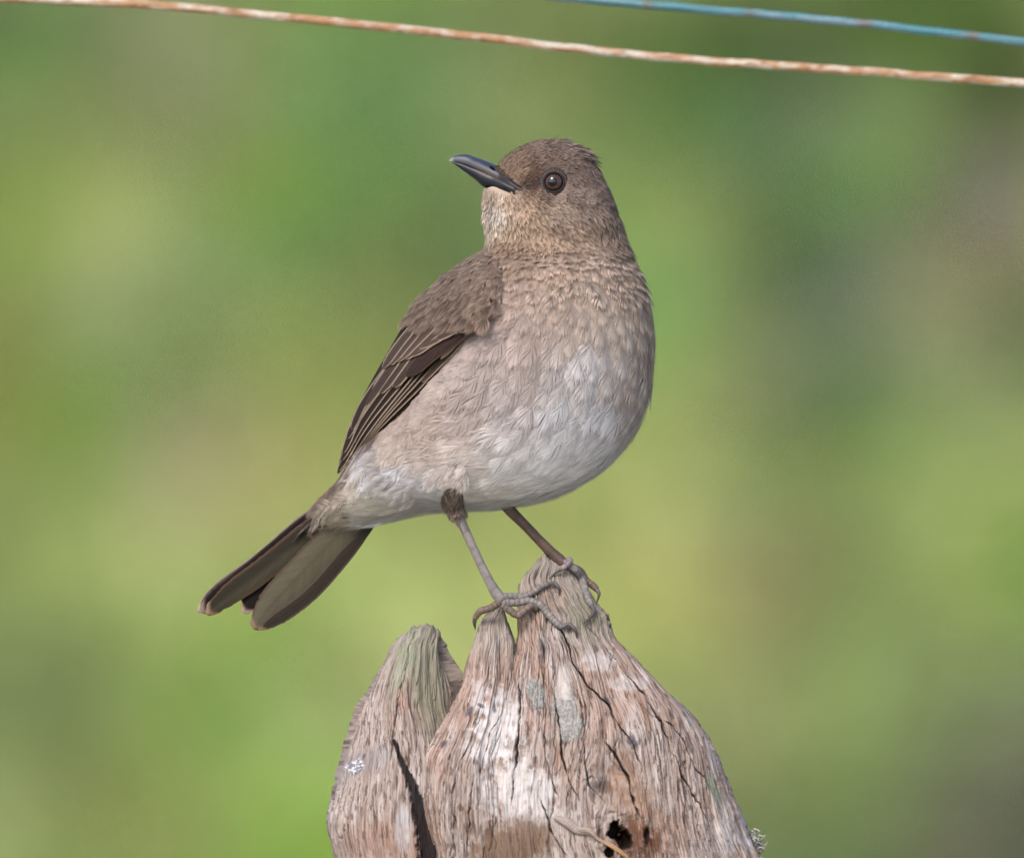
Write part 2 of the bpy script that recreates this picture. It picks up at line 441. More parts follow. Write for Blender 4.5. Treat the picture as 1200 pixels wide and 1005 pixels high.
# py: left, right, half depth, centre depth
SEC_A = [(733,499,508,4,14),(737,484,513,12,14),(745,474,519,19,13),(754,463,523,25,13),(771,451,531,34,12),(797,434,545,45,10),(829,416,562,58,10),(850,410,575,66,10),
         (879,402,590,76,10),(925,392,600,88,8),(964,384,610,96,8),(1005,393,610,100,8),(1100,402,620,108,8),(1600,400,660,118,8),(GROUND_PY+120,390,680,126,8)]
SEC_B = [(712,584,588,3,-6),(715,579,591,8,-6),(719,573,592,12,-6),(732,560,597,19,-8),(754,553,604,28,-10),(775,547,607,36,-12),(800,540,609,46,-16),(820,532,610,56,-18),(839,523,611,66,-20),
         (865,507,612,78,-22),(890,494,612,88,-22),(925,492,610,98,-22),(960,494,608,104,-20),(1005,500,606,108,-18),(1100,500,600,110,-14),(1600,500,590,110,-4),(GROUND_PY+120,500,590,110,0)]
SEC_C = [(650,641,648,3,2),(653,635,659,9,2),(663,625,666,15,2),(680,609,677,22,1),(692,606,688,27,0),(708,606,700,33,-1),(722,606,714,38,-3),(743,606,719,45,-5),
         (760,603,733,51,-6),(774,594,748,58,-8),(808,575,782,74,-10),(842,556,816,90,-12),(873,540,836,101,-12),(919,520,855,112,-10),(975,505,878,122,-8),
         (1005,500,893,127,-6),(1060,490,908,132,-6),(1200,470,925,138,-4),(1700,455,935,142,0),(GROUND_PY+120,440,945,148,0)]

HOLE = (725, 972)
KNOTS = [(697, 921, 16, 12), (725, 968, 40, 26), (664, 832, 20, 8), (600, 985, 70, -14), (742, 866, 9, 5)]
CRACKS = [  # polyline, width, depth
 ([(628,690),(640,715),(660,742),(672,775),(690,805),(712,825),(725,850),(742,872),(755,905)],1.5,9),
 ([(690,735),(712,760),(735,790),(755,815),(776,845),(787,880),(803,912),(822,945),(845,990),(852,1010)],1.7,10),
 ([(738,812),(765,838),(790,850),(803,872),(815,900),(838,925)],1.3,6),
 ([(641,795),(651,820),(655,850),(658,885),(665,912),(680,938)],1.6,8),
 ([(675,800),(683,830),(685,860),(683,890),(692,920),(715,945)],1.2,6),
 ([(608,757),(606,790),(608,835),(607,870),(604,905),(600,950)],1.6,9),
 ([(640,815),(638,850),(640,885),(650,925),(668,948)],1.1,5),
 ([(594,880),(592,920),(595,955)],1.2,5),
 ([(627,925),(640,950),(645,975),(665,1005)],1.5,7),
 ([(705,860),(725,890),(738,915),(742,940),(755,965)],2.2,10),
 ([(716,745),(722,760),(712,790)],1.0,3),
 ([(704,705),(713,722),(716,740)],1.8,7),
 ([(560,915),(575,860),(590,835)],1.0,4),
 ([(535,980),(530,930),(540,890),(556,862)],1.1,5),
 ([(548,1005),(550,950),(556,905)],1.0,5),
 ([(516,1005),(515,950),(521,905)],1.0,4),
 ([(577,760),(572,800),(560,840),(548,860)],0.9,4),
 ([(632,700),(628,725),(636,760),(640,785)],1.0,4),
 ([(820,875),(832,900),(850,935)],1.2,4),
 ([(800,830),(818,862),(835,890)],1.0,3),
 ([(484,755),(470,800),(462,850),(455,900)],1.3,5),
 ([(404,955),(400,985)],2.0,6), ([(430,850),(420,900),(415,950)],1.0,4),
 ([(520,776),(530,795),(526,810)],2.0,6),
]
DARKBURN = [(462,868),(472,895),(484,925),(494,955),(500,985),(503,1010)]

def wood_piece(name, sec, seed, ncol, nback, expo, parent, twist=0.0, piece='C'):
    s = np.array(sec, float)
    rows = [s[0, 0], s[0, 0] + .5]
    y0 = s[0, 0] + 1
    vis = np.arange(y0, 1016, 0.78)
    low = np.r_[np.linspace(1018, 1120, 40), np.linspace(1130, GROUND_PY + 110, 60)]
    Zr = np.r_[rows, vis, low]
    pr = pchip(s[:, 0], s[:, 1:], Zr)
    L, R, D, YC = pr.T
    jt = smooth(0, 30, R - L)
    L = L + (fbm(Zr / 22, 0, seed + 1, 4) - .5) * 1.8 * jt; R = R + (fbm(Zr / 15, 5, seed + 2, 4) - .5) * 2.4 * jt * (.4 if piece == 'A' else 1)
    # front from left (th=pi) to right (th=2pi)
    fr = np.linspace(np.pi, 2 * np.pi, ncol); bk = np.linspace(0, np.pi, nback + 2)[1:-1]
    th = np.r_[fr, bk]; m = len(th)
    ct, st = np.cos(th), np.sin(th)
    # uniform in x on the front
    u = np.r_[np.sin(np.linspace(-np.pi / 2, np.pi / 2, ncol) * 0.55) / math.sin(np.pi / 2 * .55), ct[ncol:]]
    ysup = np.r_[-(1 - np.abs(u[:ncol]) ** expo) ** (1 / expo), st[ncol:]]
    A = (R - L)[:, None] / 2; CX = (R + L)[:, None] / 2
    X = CX + A * u[None]; Y = YC[:, None] + D[:, None] * ysup[None]; Z = Zr[:, None] + 0 * X
    front = (np.arange(m) < ncol)[None] & (Z > 0)
    # shape: big lumps, facets
    edge_fade = smooth(0.0, 0.12, 1 - np.abs(u))[None] * np.ones_like(X)
    tf = smooth(0, 25, Zr - s[0, 0])[:, None]
    dl = np.hypot(np.diff(X[:, :ncol], axis=1), np.diff(Y[:, :ncol], axis=1))
    arc = np.concatenate([np.zeros((len(Zr), 1)), np.cumsum(dl, 1)], 1); mid_ = arc[:, ncol // 2][:, None]
    XA = X.copy(); XA[:, :ncol] = 600 + arc - mid_
    lump = (fbm(u[None] * 3 + seed, Z / 90, seed, 3) - .5) * 12 * tf
    # grain coordinate with knots parting the grain
    G = np.zeros_like(X); G[:, :ncol] = (arc - mid_) / (arc[:, -1:] / 2 + 1e-6)
    G[:, ncol:] = 1 + np.linspace(0, 2, nback + 2)[1:-1][None]
    xg = X.copy()
    knot_dark = np.zeros_like(X)
    if piece == 'C':
        for kx, kz, kr, ka in KNOTS:
            dx, dz = X - kx, Z - kz
            r2 = (dx / kr) ** 2 + (dz / (kr * 2.2)) ** 2
            G = G - (ka / A) * np.tanh(dx / (kr * .5)) * np.exp(-r2)
    G = G + (fbm(X / 80, Z / 150, seed + 3, 2) - .5) * 0.06
    scale = 195.0
    g = G * scale * np.sqrt(np.clip(A / 190.0, .02, 1.1))                                     # across-grain coordinate, nearly drawing units at the bottom
    fine = fbm(g / 2.2, Z / 34, seed + 11, 3)
    mid = fbm(g / 7, Z / 90, seed + 19, 3)
    ridg = 1 - np.abs(2 * fbm(g / 5, Z / 70, seed + 29, 3) - 1)
    rough_amt = 0.35 + 0.65 * smooth(.35, .65, fbm(X / 60, Z / 80, seed + 31, 3))
    crag = fbm(XA / 7, Z / 24, seed + 23, 4)
    fibre = fbm(g / 1.1, Z / 28, seed + 13, 3)
    tq = .45 + .55 * smooth(20, 110, Z - s[0, 0])
    disp = lump + tq * (mid - .5) * 2.8 * tf * rough_amt + tq * ((fine - .5) * 1.2 * rough_amt + (fibre - .5) * 1.3) + (crag - .5) * (3.2 + 7 * (1 - tf))
    ledge = fbm(g / 10, Z / 95, seed + 61, 3); ledge2 = fbm(g / 6, Z / 60, seed + 67, 3)
    disp = disp + 2.4 * tf * (smooth(.47, .50, ledge) + .6 * smooth(.55, .57, ledge2) - .8)
    # splits following the grain
    cr = np.zeros_like(X)
    r = np.random.default_rng(seed)
    ncr = {'A': 60, 'B': 45, 'C': 120}[piece]
    for i in range(ncr):
        g0 = r.uniform(-1, 1) * scale; z0 = r.uniform(s[0, 0], 1000); ln = r.uniform(10, 80) if i % 5 else r.uniform(80, 150); w = r.uniform(.35, .6); dp = r.uniform(.6, 3.4)
        off = g - g0 - (fbm(Z / 26, i * 3.3, seed, 3) - .5) * 12
        mm = np.exp(-(off / w) ** 2) * smooth(0, .25, 1 - np.abs((Z - z0) / ln)) * dp
        cr = np.maximum(cr, mm)
    black = np.zeros_like(X)
    fx, fz = X[:, :ncol], Z[:, :ncol]
    wig = (fbm(fx / 12, fz / 14, 77, 4) - .5) * 6
    for pts, w, dp in CRACKS:
        if piece == 'A' and np.mean([p[0] for p in pts]) > 530: continue
        if piece == 'B' and not (500 < np.mean([p[0] for p in pts]) < 612): continue
        if piece == 'C' and np.mean([p[0] for p in pts]) < 604: continue
        q, f = seg_dist(fx + wig, fz, pts)
        tap = np.sqrt(np.clip(np.minimum(f, 1 - f) * 5, 0.04, 1)) * (.35 + 1.0 * vnoise(f * 14, w * 50, 3))
        w_ = np.maximum(w * .62 * tap, .45)
        cr[:, :ncol] = np.maximum(cr[:, :ncol], np.exp(-(q / w_) ** 2) * dp * .75 * tap)
    # ------------- colour
    n1 = fbm(X / 55, Z / 75, seed + 41, 4)[..., None]; n2 = fbm(g / 3, Z / 60, seed + 43, 4)[..., None]
    n3 = fbm(XA / 12, Z / 34, seed + 47, 4)[..., None]; n4 = fbm(g / 1.2, Z / 32, seed + 49, 3)[..., None]
    pink = lin((174, 148, 134)); grey = lin((178, 172, 168)); brown = lin((140, 114, 98)); pale = lin((212, 205, 200))
    C = pink * np.ones(X.shape + (1,))
    def mix(C, c, t): return C * (1 - t) + c * t
    C = mix(C, grey, smooth(.42, .62, n1) * .5)
    C = mix(C, brown, smooth(.52, .66, n2) * .6)
    C = mix(C, pale, smooth(.54, .72, n3) * .35)
    C = mix(C, lin((96, 78, 70)), smooth(.54, .70, n4) * .6 * tq[..., None])
    n5 = fbm(g / 1.0, Z / 24, seed + 53, 3)[..., None]; n6 = fbm(XA / 2.2, Z / 11, seed + 57, 3)[..., None]
    C = mix(C, lin((198, 186, 178)), smooth(.56, .68, n5) * .5)
    C = mix(C, lin((76, 62, 58)), smooth(.61, .70, n6) * .65)
    top = smooth(90, 0, Z - s[0, 0])[..., None]
    C = mix(C, lin((168, 162, 152)), top * .7)
    def blob(x, z, rx, rz, soft=.35, ang=0, nz=.5):
        c_, s_ = math.cos(ang), math.sin(ang)
        dx, dz = X - x, Z - z
        a, b = dx * c_ + dz * s_, -dx * s_ + dz * c_
        d = np.hypot(a / rx, b / rz) + (fbm(X / 7, Z / 7, 61, 3) - .5) * nz * 1.6
        return (front * smooth(1 + soft, 1 - soft, d))[..., None]
    crust = np.zeros_like(X)
    if piece in 'BC':
        for x, z, rx, rz, st_ in ((585,850,22,34,.8),(598,920,26,34,.75),(570,880,22,14,.6),(562,812,7,24,.55),(632,930,18,30,.7),(700,775,18,10,.5),(735,800,20,8,.4),(640,960,24,18,.45),
                                 (880,950,14,40,.3),(850,975,10,26,.4)):
            C = mix(C, lin((222, 216, 213)), blob(x, z, rx, rz, .5, nz=1.1) * st_)
        for x, z, rx, rz in ((665,838,15,30),(628,812,10,17)):
            b = blob(x, z, rx, rz, .22, -.15, .7)
            sp = smooth(.45, .6, vnoise(X / 1.6, Z / 1.6, 90))[..., None]
            C = mix(C, lin((160, 158, 153)) * (0.78 + .34 * sp), b * .9); crust += b[..., 0]
        C = mix(C, lin((196, 188, 182)), blob(660, 800, 10, 22, .3, .2) * .7)
        for x, z, rx, rz, a in ((636,762,4,11,-.3),(712,822,3,6,-.5),(740,868,5,8,-.6),(709,921,6,11,-.4),(697,919,3,5,0),(550,834,6,2.5,-1.0),(563,826,4,2,.5),(520,872,2,5,.5),(526,886,2,4,.3),(716,836,2,7,-.6),(580,828,2,5,0)):
            C = mix(C, lin((78, 72, 80)), blob(x, z, rx, rz, .5, a, .9) * .8)
        C = mix(C, lin((122, 98, 80)), blob(600, 990, 52, 26, .3, -.3) * .85)
        C = mix(C, lin((154, 116, 86)), blob(738, 930, 26, 48, .7, -.5, 1.0) * .5)
        C = mix(C, lin((96, 62, 44)), blob(745, 985, 34, 22, .5, .2, .9) * .75)
        C = mix(C, lin((128, 138, 118)), blob(838, 925, 6, 22, .5, -.35) * .7)
        C = mix(C, lin((132, 132, 110)), blob(690, 720, 26, 28, .7, 0, 1.2) * .6)
    if piece == 'A':
        C = mix(C, lin((150, 150, 126)), blob(505, 800, 22, 60, .6, -.25, .8) * .75)
        C = mix(C, lin((150, 156, 130)), blob(470, 775, 12, 40, .6, .3, 1) * .6)
        C = mix(C, lin((196, 196, 196)), blob(472, 975, 10, 26, .4) * .7)
        C = mix(C, lin((146, 104, 88)), blob(440, 990, 50, 24, .7, 0, 1.0) * .35)
        C = mix(C, lin((146, 140, 142)), blob(415, 895, 40, 14, .6, -.3) * .5)
        b = blob(413, 899, 9, 11, .18, .4, .7)
        sp = smooth(.5, .6, vnoise(X / 1.5, Z / 1.5, 91))[..., None]
        C = mix(C, lin((218, 216, 222)) * (.35 + .65 * sp), b); crust += b[..., 0]
    # burnt streak in the valley
    if piece == 'A':
        q, f = seg_dist(fx + wig * .8, fz, DARKBURN)
        bw = 2.5 + 9 * smooth(0, .9, f)
        t = smooth(1.25, .7, q / bw + (fbm(fx / 4, fz / 8, 71, 3) - .5) * .9)
        C[:, :ncol] = mix(C[:, :ncol], lin((34, 30, 34)), t[..., None] * .95)
        disp[:, :ncol] -= t * 9 * smooth(0, .5, f)
    # hole
    if piece == 'C':
        for hx, hz, rx, rz, dp in ((721,972,9,12,34),(732,984,9,12,30),(714,998,6,6,18),(758,978,3,10,7)):
            d = np.hypot((X - hx) / rx, (Z - hz) / rz) + (fbm(X / 6, Z / 6, 81, 3) - .5) * .9
            hh = front * smooth(1.15, .55, d)
            disp -= hh * dp
            C = mix(C, lin((38, 28, 22)), (front * smooth(1.2, .8, d))[..., None] * .9)
        rim = front * np.exp(-((np.hypot((X - 728) / 30, (Z - 975) / 24) - 1) / .25) ** 2)
        disp += rim * (fbm(X / 8, Z / 8, 83, 3) - .3) * 12
        for kx, kz, kr, dp in ((697,920,6,5),(709,924,5,-4),(742,868,7,4),(636,762,5,-3)):
            disp += front * np.exp(-(((X - kx) / kr) ** 2 + ((Z - kz) / kr / 1.5) ** 2)) * dp
        # torn shelf on the lower left
        disp -= front * smooth(3, -3, (Z - 962) + (X - 610) * .25 + (fbm(X / 20, Z / 20, 4, 3) - .5) * 16 - 2) * 0
    if piece == 'B':
        line = (Z - 962) + (X - 600) * .25 + (fbm(X / 16, 0, 4, 3) - .5) * 18
        disp -= front * smooth(-9, 9, line) * 3.5
    if piece == 'A':
        # two facets meeting in a ridge
        rx_ = np.interp(Zr, [733, 760, 800, 860, 930, 1010], [492, 485, 479, 470, 468, 470])[:, None]
        d = X - rx_
        disp -= front * np.abs(d) * np.where(d > 0, .42, .16) * smooth(733, 770, Z) * smooth(1000, 850, Z)
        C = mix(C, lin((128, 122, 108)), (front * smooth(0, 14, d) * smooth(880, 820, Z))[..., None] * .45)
    disp += crust * (1.2 + 1.4 * vnoise(X / 1.8, Z / 1.8, 93))
    disp -= cr
    C = mix(C, lin((58, 42, 38)), (smooth(1.0, 4.2, cr) * .85)[..., None])
    C = C * (1.03 + 0.2 * fine[..., None])
    # outward direction in the section plane
    nx = np.sign(u) * np.abs(u) ** (expo - 1) / np.maximum(A, 1) ; ny = np.sign(ysup) * np.abs(ysup) ** (expo - 1) / np.maximum(D, 1)[:, None]
    nn = np.hypot(nx, ny) + 1e-9; nx, ny = nx / nn, ny / nn
    disp = disp * np.minimum(1, (A + 2) / 30)
    # keep side outlines near their line
    X2 = X + nx * disp * 0.8; Y2 = Y + ny * disp
    Z2 = Z + (fbm(X / 6, Y2 / 6, 13, 3) - .5) * 5 * smooth(10, 0, Z - s[0, 0]) + (fbm(XA / 5, 3, seed + 71, 3) - .5) * 15 * smooth(34, 3, Z - s[0, 0])
    P = np.stack([X2, Y2, Z2], -1).reshape(-1, 3)
    n = len(Zr)
    F = [grid_faces(n, m, True)]
    P = np.vstack([P, [[(L[0] + R[0]) / 2, YC[0], Zr[0] - 1.0]]])
    a = np.arange(m); b = (a + 1) % m
    F.append(np.stack([b, a, np.full(m, n * m)], -1))
    Cc = np.vstack([C.reshape(-1, 3), C[0, 0][None]])
    gr = np.stack([g / 1.6, (Z + 0 * X) / 24, (Y2) / 30], -1).reshape(-1, 3)
    gr = np.vstack([gr, gr[:1]])
    me = mesh_data(name, W(P), F, np.clip(Cc, .005, .8), M_wood, True, {'grain': gr})
    link(name, me, parent)
    return P[:-1][np.repeat(front.reshape(n, m)[:, :], 1, 0).ravel()]

post = bpy.data.objects.new('fence_post', None); col.objects.link(post)
post['label'] = 'weathered cracked wooden post with split peaks that the bird stands on'
post['category'] = 'post'
pA = wood_piece('left_prong', SEC_A, 101, 300, 40, 2.1, post, piece='A')
pB = wood_piece('middle_prong', SEC_B, 202, 210, 40, 2.6, post, piece='B')
pC = wood_piece('main_trunk', SEC_C, 303, 560, 60, 2.3, post, piece='C')
post_map, post_in = depth_map(np.vstack([pA, pB, pC]), 20, 2)
for c_ in post.children: c_.name = 'wood_prong' if 'prong' in c_.name else 'trunk'

# ------------------------------------------------------------------ bird body surface
#        Lx  Lz   Rx  Rz   depth yc  egg
BS = [(643,166, 650,166,  3, 0, .25), (631,167.5,664,168, 14, 0, .28), (613,172, 680,176, 27, 0, .35), (598,181, 692,188, 37, 0, .40), (584,193, 701,203, 44, 0, .45),
      (573,207, 709,218, 48, 0, .45), (568,222, 715,233, 51, 0, .42), (568,240, 721,250, 54, 0, .35), (569,258, 727,266, 58, 0, .25), (572,277, 732,283, 55, -1, .12),
      (571,291, 740,302, 67, -3, .05), (556,312, 751,326, 89, -6, 0), (532,340, 761,362, 101, -9, 0), (508,372, 765,402, 112, -11, 0), (485,406, 763,445, 118, -11, 0),
      (464,442, 752,488, 119, -9, 0), (447,478, 728,528, 114, -5, 0), (430,510, 688,562, 104, 2, 0), (413,540, 634,586, 90, 10, 0), (402,560, 572,596, 72, 18, 0),
      (393,576, 515,598, 52, 26, 0), (384,590, 470,606, 36, 33, 0), (376,601, 440,612, 24, 40, 0), (368,610, 412,619, 14, 45, 0), (362,616, 392,622, 5, 48, 0)]
BS = np.array(BS, float)
BU = np.r_[0, np.cumsum(np.hypot(np.diff((BS[:, 0] + BS[:, 2]) / 2), np.diff((BS[:, 1] + BS[:, 3]) / 2)) + 3)]
UMAX = BU[-1]
def S(u, th):
    q = pchip(BU, BS, u)
    c, s = np.cos(th), np.sin(th)
    lx, lz, rx, rz, d, yc, e = [q[..., i] for i in range(7)]
    return np.stack([(lx + rx) / 2 + (rx - lx) / 2 * c, yc + d * s * (1 + e * c), (lz + rz) / 2 + (rz - lz) / 2 * c], -1)
def S_frame(u, th):
    e = 0.5
    P = S(u, th)
    Pu = (S(u + e, th) - S(u - e, th)); Pt = (S(u, th + .01) - S(u, th - .01))
    N = np.cross(Pt, Pu); N /= np.linalg.norm(N, axis=-1, keepdims=True) + 1e-9
    q = pchip(BU, BS, u); C = np.stack([(q[..., 0] + q[..., 2]) / 2, q[..., 5], (q[..., 1] + q[..., 3]) / 2], -1)
    sg = np.sign(((P - C) * N).sum(-1, keepdims=True)); sg[sg == 0] = 1
    return P, N * sg

uu = np.linspace(0.5, UMAX - .5, 900); tt = np.linspace(np.pi, 2 * np.pi, 900)
UU, TT = np.meshgrid(uu, tt)
body_map, body_in = depth_map(S(UU.ravel(), TT.ravel()), 90, 3)

# colour of the plumage by place on the bird
BC = [(600,186,(128,110,96)),(625,172,(120,104,94)),(660,170,(118,104,96)),(690,190,(122,106,98)),(640,190,(112,96,86)),(610,200,(124,104,88)),(622,214,(84,70,62)),(632,200,(96,80,70)),
      (640,230,(112,96,88)),(665,205,(112,98,90)),(672,225,(124,110,102)),(700,222,(118,104,96)),(690,240,(128,114,104)),(715,250,(124,110,102)),(730,290,(134,118,106)),(705,270,(132,116,104)),
      (650,245,(150,134,120)),(620,240,(158,136,116)),(600,240,(166,146,128)),(580,232,(176,160,144)),(585,250,(196,186,176)),(575,265,(186,170,152)),(600,262,(168,148,128)),(630,262,(156,136,118)),(660,265,(144,126,112)),
      (600,285,(150,128,108)),(640,288,(176,152,130)),(680,290,(164,142,124)),(600,310,(166,144,126)),(650,320,(184,162,144)),(700,320,(182,162,146)),(735,330,(172,154,138)),
      (600,350,(178,158,146)),(650,360,(180,162,148)),(700,360,(182,166,152)),(745,370,(176,160,146)),(620,400,(176,160,150)),(580,400,(172,158,152)),(680,410,(184,170,158)),(730,410,(188,176,164)),(757,420,(168,154,142)),
      (690,440,(206,202,202)),(660,460,(196,190,188)),(720,450,(192,184,178)),(745,470,(178,166,156)),(620,450,(180,168,162)),(560,440,(176,164,158)),(520,460,(178,164,156)),(650,500,(204,202,204)),(700,500,(206,204,206)),(735,505,(182,174,168)),
      (600,500,(188,180,178)),(540,490,(178,166,160)),(490,490,(176,160,150)),(455,500,(176,162,152)),(590,540,(202,200,200)),(640,550,(212,212,214)),(690,545,(204,202,204)),(540,540,(190,180,174)),(500,530,(184,170,162)),(460,530,(186,174,164)),(440,545,(204,204,208)),(455,565,(210,210,214)),(500,580,(212,212,216)),
      (560,585,(204,200,196)),(620,585,(206,204,202)),(425,560,(188,180,170)),(430,585,(190,184,172)),(400,600,(186,176,160)),(450,605,(190,182,170)),(480,598,(188,176,166)),(412,572,(182,172,160)),(392,570,(136,118,110)),
      (530,360,(120,102,92)),(500,380,(110,94,86)),(470,440,(104,88,80)),(430,510,(110,94,86)),(560,310,(140,122,110)),(545,330,(126,108,98))]
BCX = np.array([(a, b) for a, b, c in BC], float); BCC = np.array([lin(c) for a, b, c in BC])
BROWN = lin((112, 98, 90))
def body_col(P):
    d2 = (P[:, None, 0] - BCX[None, :, 0]) ** 2 + (P[:, None, 2] - BCX[None, :, 1]) ** 2 + 12
    w = d2 ** -2.0
    c = (w @ BCC) / w.sum(1, keepdims=True)
    bw = smooth(470, 560, P[:, 2])[:, None] * smooth(470, 540, P[:, 0])[:, None]     # whiter belly
    c = c * (1 + .42 * bw)
    c = c * np.array([1.02, 1.0, .985]) * (1.22 + .24 * smooth(300, 270, P[:, 2])[:, None] + .12 * (smooth(600, 578, P[:, 0]) * smooth(225, 240, P[:, 2]) * smooth(300, 270, P[:, 2]))[:, None])
    vent = smooth(500, 470, P[:, 0])[:, None] * smooth(545, 580, P[:, 2])[:, None] * smooth(398, 412, P[:, 0])[:, None]
    c = c * (1 + .85 * vent) * (1 + vent * np.array([0, .01, .05]))
    # the far side: brown back and wing
    q = np.clip((P[:, 1] - 30) / 25, 0, 1)[:, None] * smooth(60, -40, (P[:, 0] - (640 - (P[:, 2] - 300) * .6)))[:, None] * smooth(280, 320, P[:, 2])[:, None]
    return c * (1 - q) + BROWN * q
# direction the feathers lie in
FD = [(590,195,(1,-.6)),(610,180,(1,-.45)),(640,170,(1,-.1)),(670,172,(1,.3)),(695,192,(.8,.8)),(710,215,(.5,1)),(722,250,(.25,1)),(735,290,(.3,1)),(620,205,(1,-.1)),(640,195,(1,-.2)),(665,200,(1,.25)),
      (620,225,(1,.5)),(640,232,(1,.45)),(665,230,(1,.3)),(690,235,(.9,.6)),(680,260,(.6,.8)),(700,275,(.45,1)),(650,255,(.7,.7)),(610,240,(.35,1)),(585,235,(.05,1)),(575,255,(-.15,1)),(590,270,(.1,1)),(620,265,(.3,1)),(640,280,(.2,1)),
      (600,295,(-.15,1)),(650,300,(0,1)),(700,305,(.15,1)),(745,330,(.25,1)),(600,340,(-.25,1)),(650,350,(-.1,1)),(700,350,(.05,1)),(755,380,(.05,1)),(590,390,(-.5,1)),(640,410,(-.3,1)),(700,410,(-.1,1)),(760,430,(-.15,1)),
      (550,430,(-1,.85)),(600,460,(-.7,1)),(660,470,(-.35,1)),(720,470,(-.25,1)),(745,490,(-.5,1)),(500,480,(-1,.7)),(560,500,(-1,.8)),(630,520,(-.7,1)),(700,530,(-.8,1)),(450,520,(-1,.7)),(510,550,(-1,.65)),(580,560,(-1,.6)),(650,565,(-1,.6)),
      (430,560,(-1,.6)),(470,590,(-1,.4)),(540,585,(-1,.35)),(620,588,(-1,.3)),(400,595,(-1,.55)),(520,330,(-.9,1)),(480,400,(-.6,1)),(440,470,(-.5,1)),(560,320,(-.7,1))]
FDX = np.array([(a, b) for a, b, c in FD], float); FDV = np.array([np.array(c) / np.hypot(*c) for a, b, c in FD])
def flow(P):
    d2 = (P[:, None, 0] - FDX[None, :, 0]) ** 2 + (P[:, None, 2] - FDX[None, :, 1]) ** 2 + 30
    w = d2 ** -1.8
    v = (w @ FDV) / w.sum(1, keepdims=True)
    return np.stack([v[:, 0], np.zeros(len(v)), v[:, 1]], -1)

foot_xy = (640, 0, 700)
ROOT = W(np.array(foot_xy, float))
bird = bpy.data.objects.new('thrush', None); col.objects.link(bird); bird.location = ROOT
bird['label'] = 'brown thrush with pale belly and dark bill perched on the post, head turned left'
bird['category'] = 'bird'
def BW(P): return W(P) - ROOT

def build_body():
    u = np.linspace(0.0, UMAX, 240); th = np.linspace(0, 2 * np.pi, 160, endpoint=False)
    U, T = np.meshgrid(u, th, indexing='ij')
    P, N = S_frame(U.ravel(), T.ravel())
    P = S(U.ravel(), T.ravel()) - N * 2.0
    C = body_col(P) * 1.0
    F = [grid_faces(240, 160, True), np.arange(160)[None, ::-1], (239 * 160 + np.arange(160))[None]]
    link('body', mesh_data('body', BW(P), F, C, M_skin), bird)
build_body()

def barb_feathers(P0, T, N, L, Wd, col0, kT=0.0, kB=0.0, nb=15, lift0=0.5, lift1=0.12, seed=0, edge=1.12, core=.93, root=.7, tipcol=None, jag=.10, colfn=None, spread=1.0, edge_w=.8, fvar=.06, bvar=.05, cup=.22, tws=.05, con=None):
    """many small contour feathers, each a fan of tapered barbs"""
    r = np.random.default_rng(seed)
    n = len(P0)
    if np.ndim(lift1): lift1 = lift1[:, None]
    if np.ndim(cup): cup = cup[:, None]
    B = np.cross(N, T); B /= np.linalg.norm(B, axis=1, keepdims=True) + 1e-9
    a = np.linspace(-1, 1, nb)[None] + r.normal(0, .35 / nb, (n, nb))
    L_ = L[:, None] * (1 + r.normal(0, jag, (n, nb)) * .6); W_ = Wd[:, None] * np.ones((1, nb))
    ph = a * np.pi * .5 * .92
    rs = L_ * (0.04 + 0.50 * (1 - np.abs(a)) ** 1.2); rt = 0 * rs
    ts = L_ * (0.52 + 0.48 * np.cos(ph)); ttx = W_ * np.sin(ph) * spread * (1 + r.normal(0, .04, (n, nb)))
    qm = .62
    ms = rs + (ts - rs) * (qm - .1 * np.abs(a)); mt = rt + (ttx - rt) * (qm + .16)
    hw = W_ * (1.9 / nb) * (.55 + .5 * np.cos(a * 1.2))
    ds, dt = ts - rs, ttx - rt; dl = np.hypot(ds, dt) + 1e-9
    ns, nt_ = -dt / dl, ds / dl
    tw = r.normal(0, tws, (n, nb))
    pts = []
    for (s, t, w, q) in ((rs, rt, .35, 0), (ms, mt, .62, qm), (ts, ttx, 0, 1)):
        for sg in ((-1, 1) if w > 0 else (0,)):
            s2 = s + ns * hw * w * sg; t2 = t + nt_ * hw * w * sg
            h = lift0 + lift1 * s2 + tw * w * sg * hw - .5 * kT[:, None] * s2 ** 2 - .5 * kB[:, None] * t2 ** 2 - cup * t2 ** 2 / Wd[:, None]
            if q == 1: h = h + r.normal(0, .25, (n, nb))
            pts.append(P0[:, None] + T[:, None] * s2[..., None] + B[:, None] * t2[..., None] + N[:, None] * h[..., None])
    V = np.stack(pts, 2).reshape(-1, 3)                # n, nb, 5
    i = np.arange(n * nb)[:, None] * 5
    Fq = i + np.array([[0, 1, 3, 2]]); Ft = i + np.array([[2, 3, 4]])
    bv = (1 + r.normal(0, bvar, (n, nb)))[..., None, None]
    fv = (1 + r.normal(0, fvar, (n, 1)))[..., None, None]
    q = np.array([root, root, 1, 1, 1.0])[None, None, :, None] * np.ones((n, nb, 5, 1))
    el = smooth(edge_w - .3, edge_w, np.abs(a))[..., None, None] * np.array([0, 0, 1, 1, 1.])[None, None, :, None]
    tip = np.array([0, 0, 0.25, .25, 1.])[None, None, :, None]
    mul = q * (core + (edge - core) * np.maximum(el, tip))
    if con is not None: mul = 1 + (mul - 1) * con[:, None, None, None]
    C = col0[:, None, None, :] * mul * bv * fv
    return V, [Fq, Ft], np.clip(C, .004, 1.2).reshape(-1, 3)

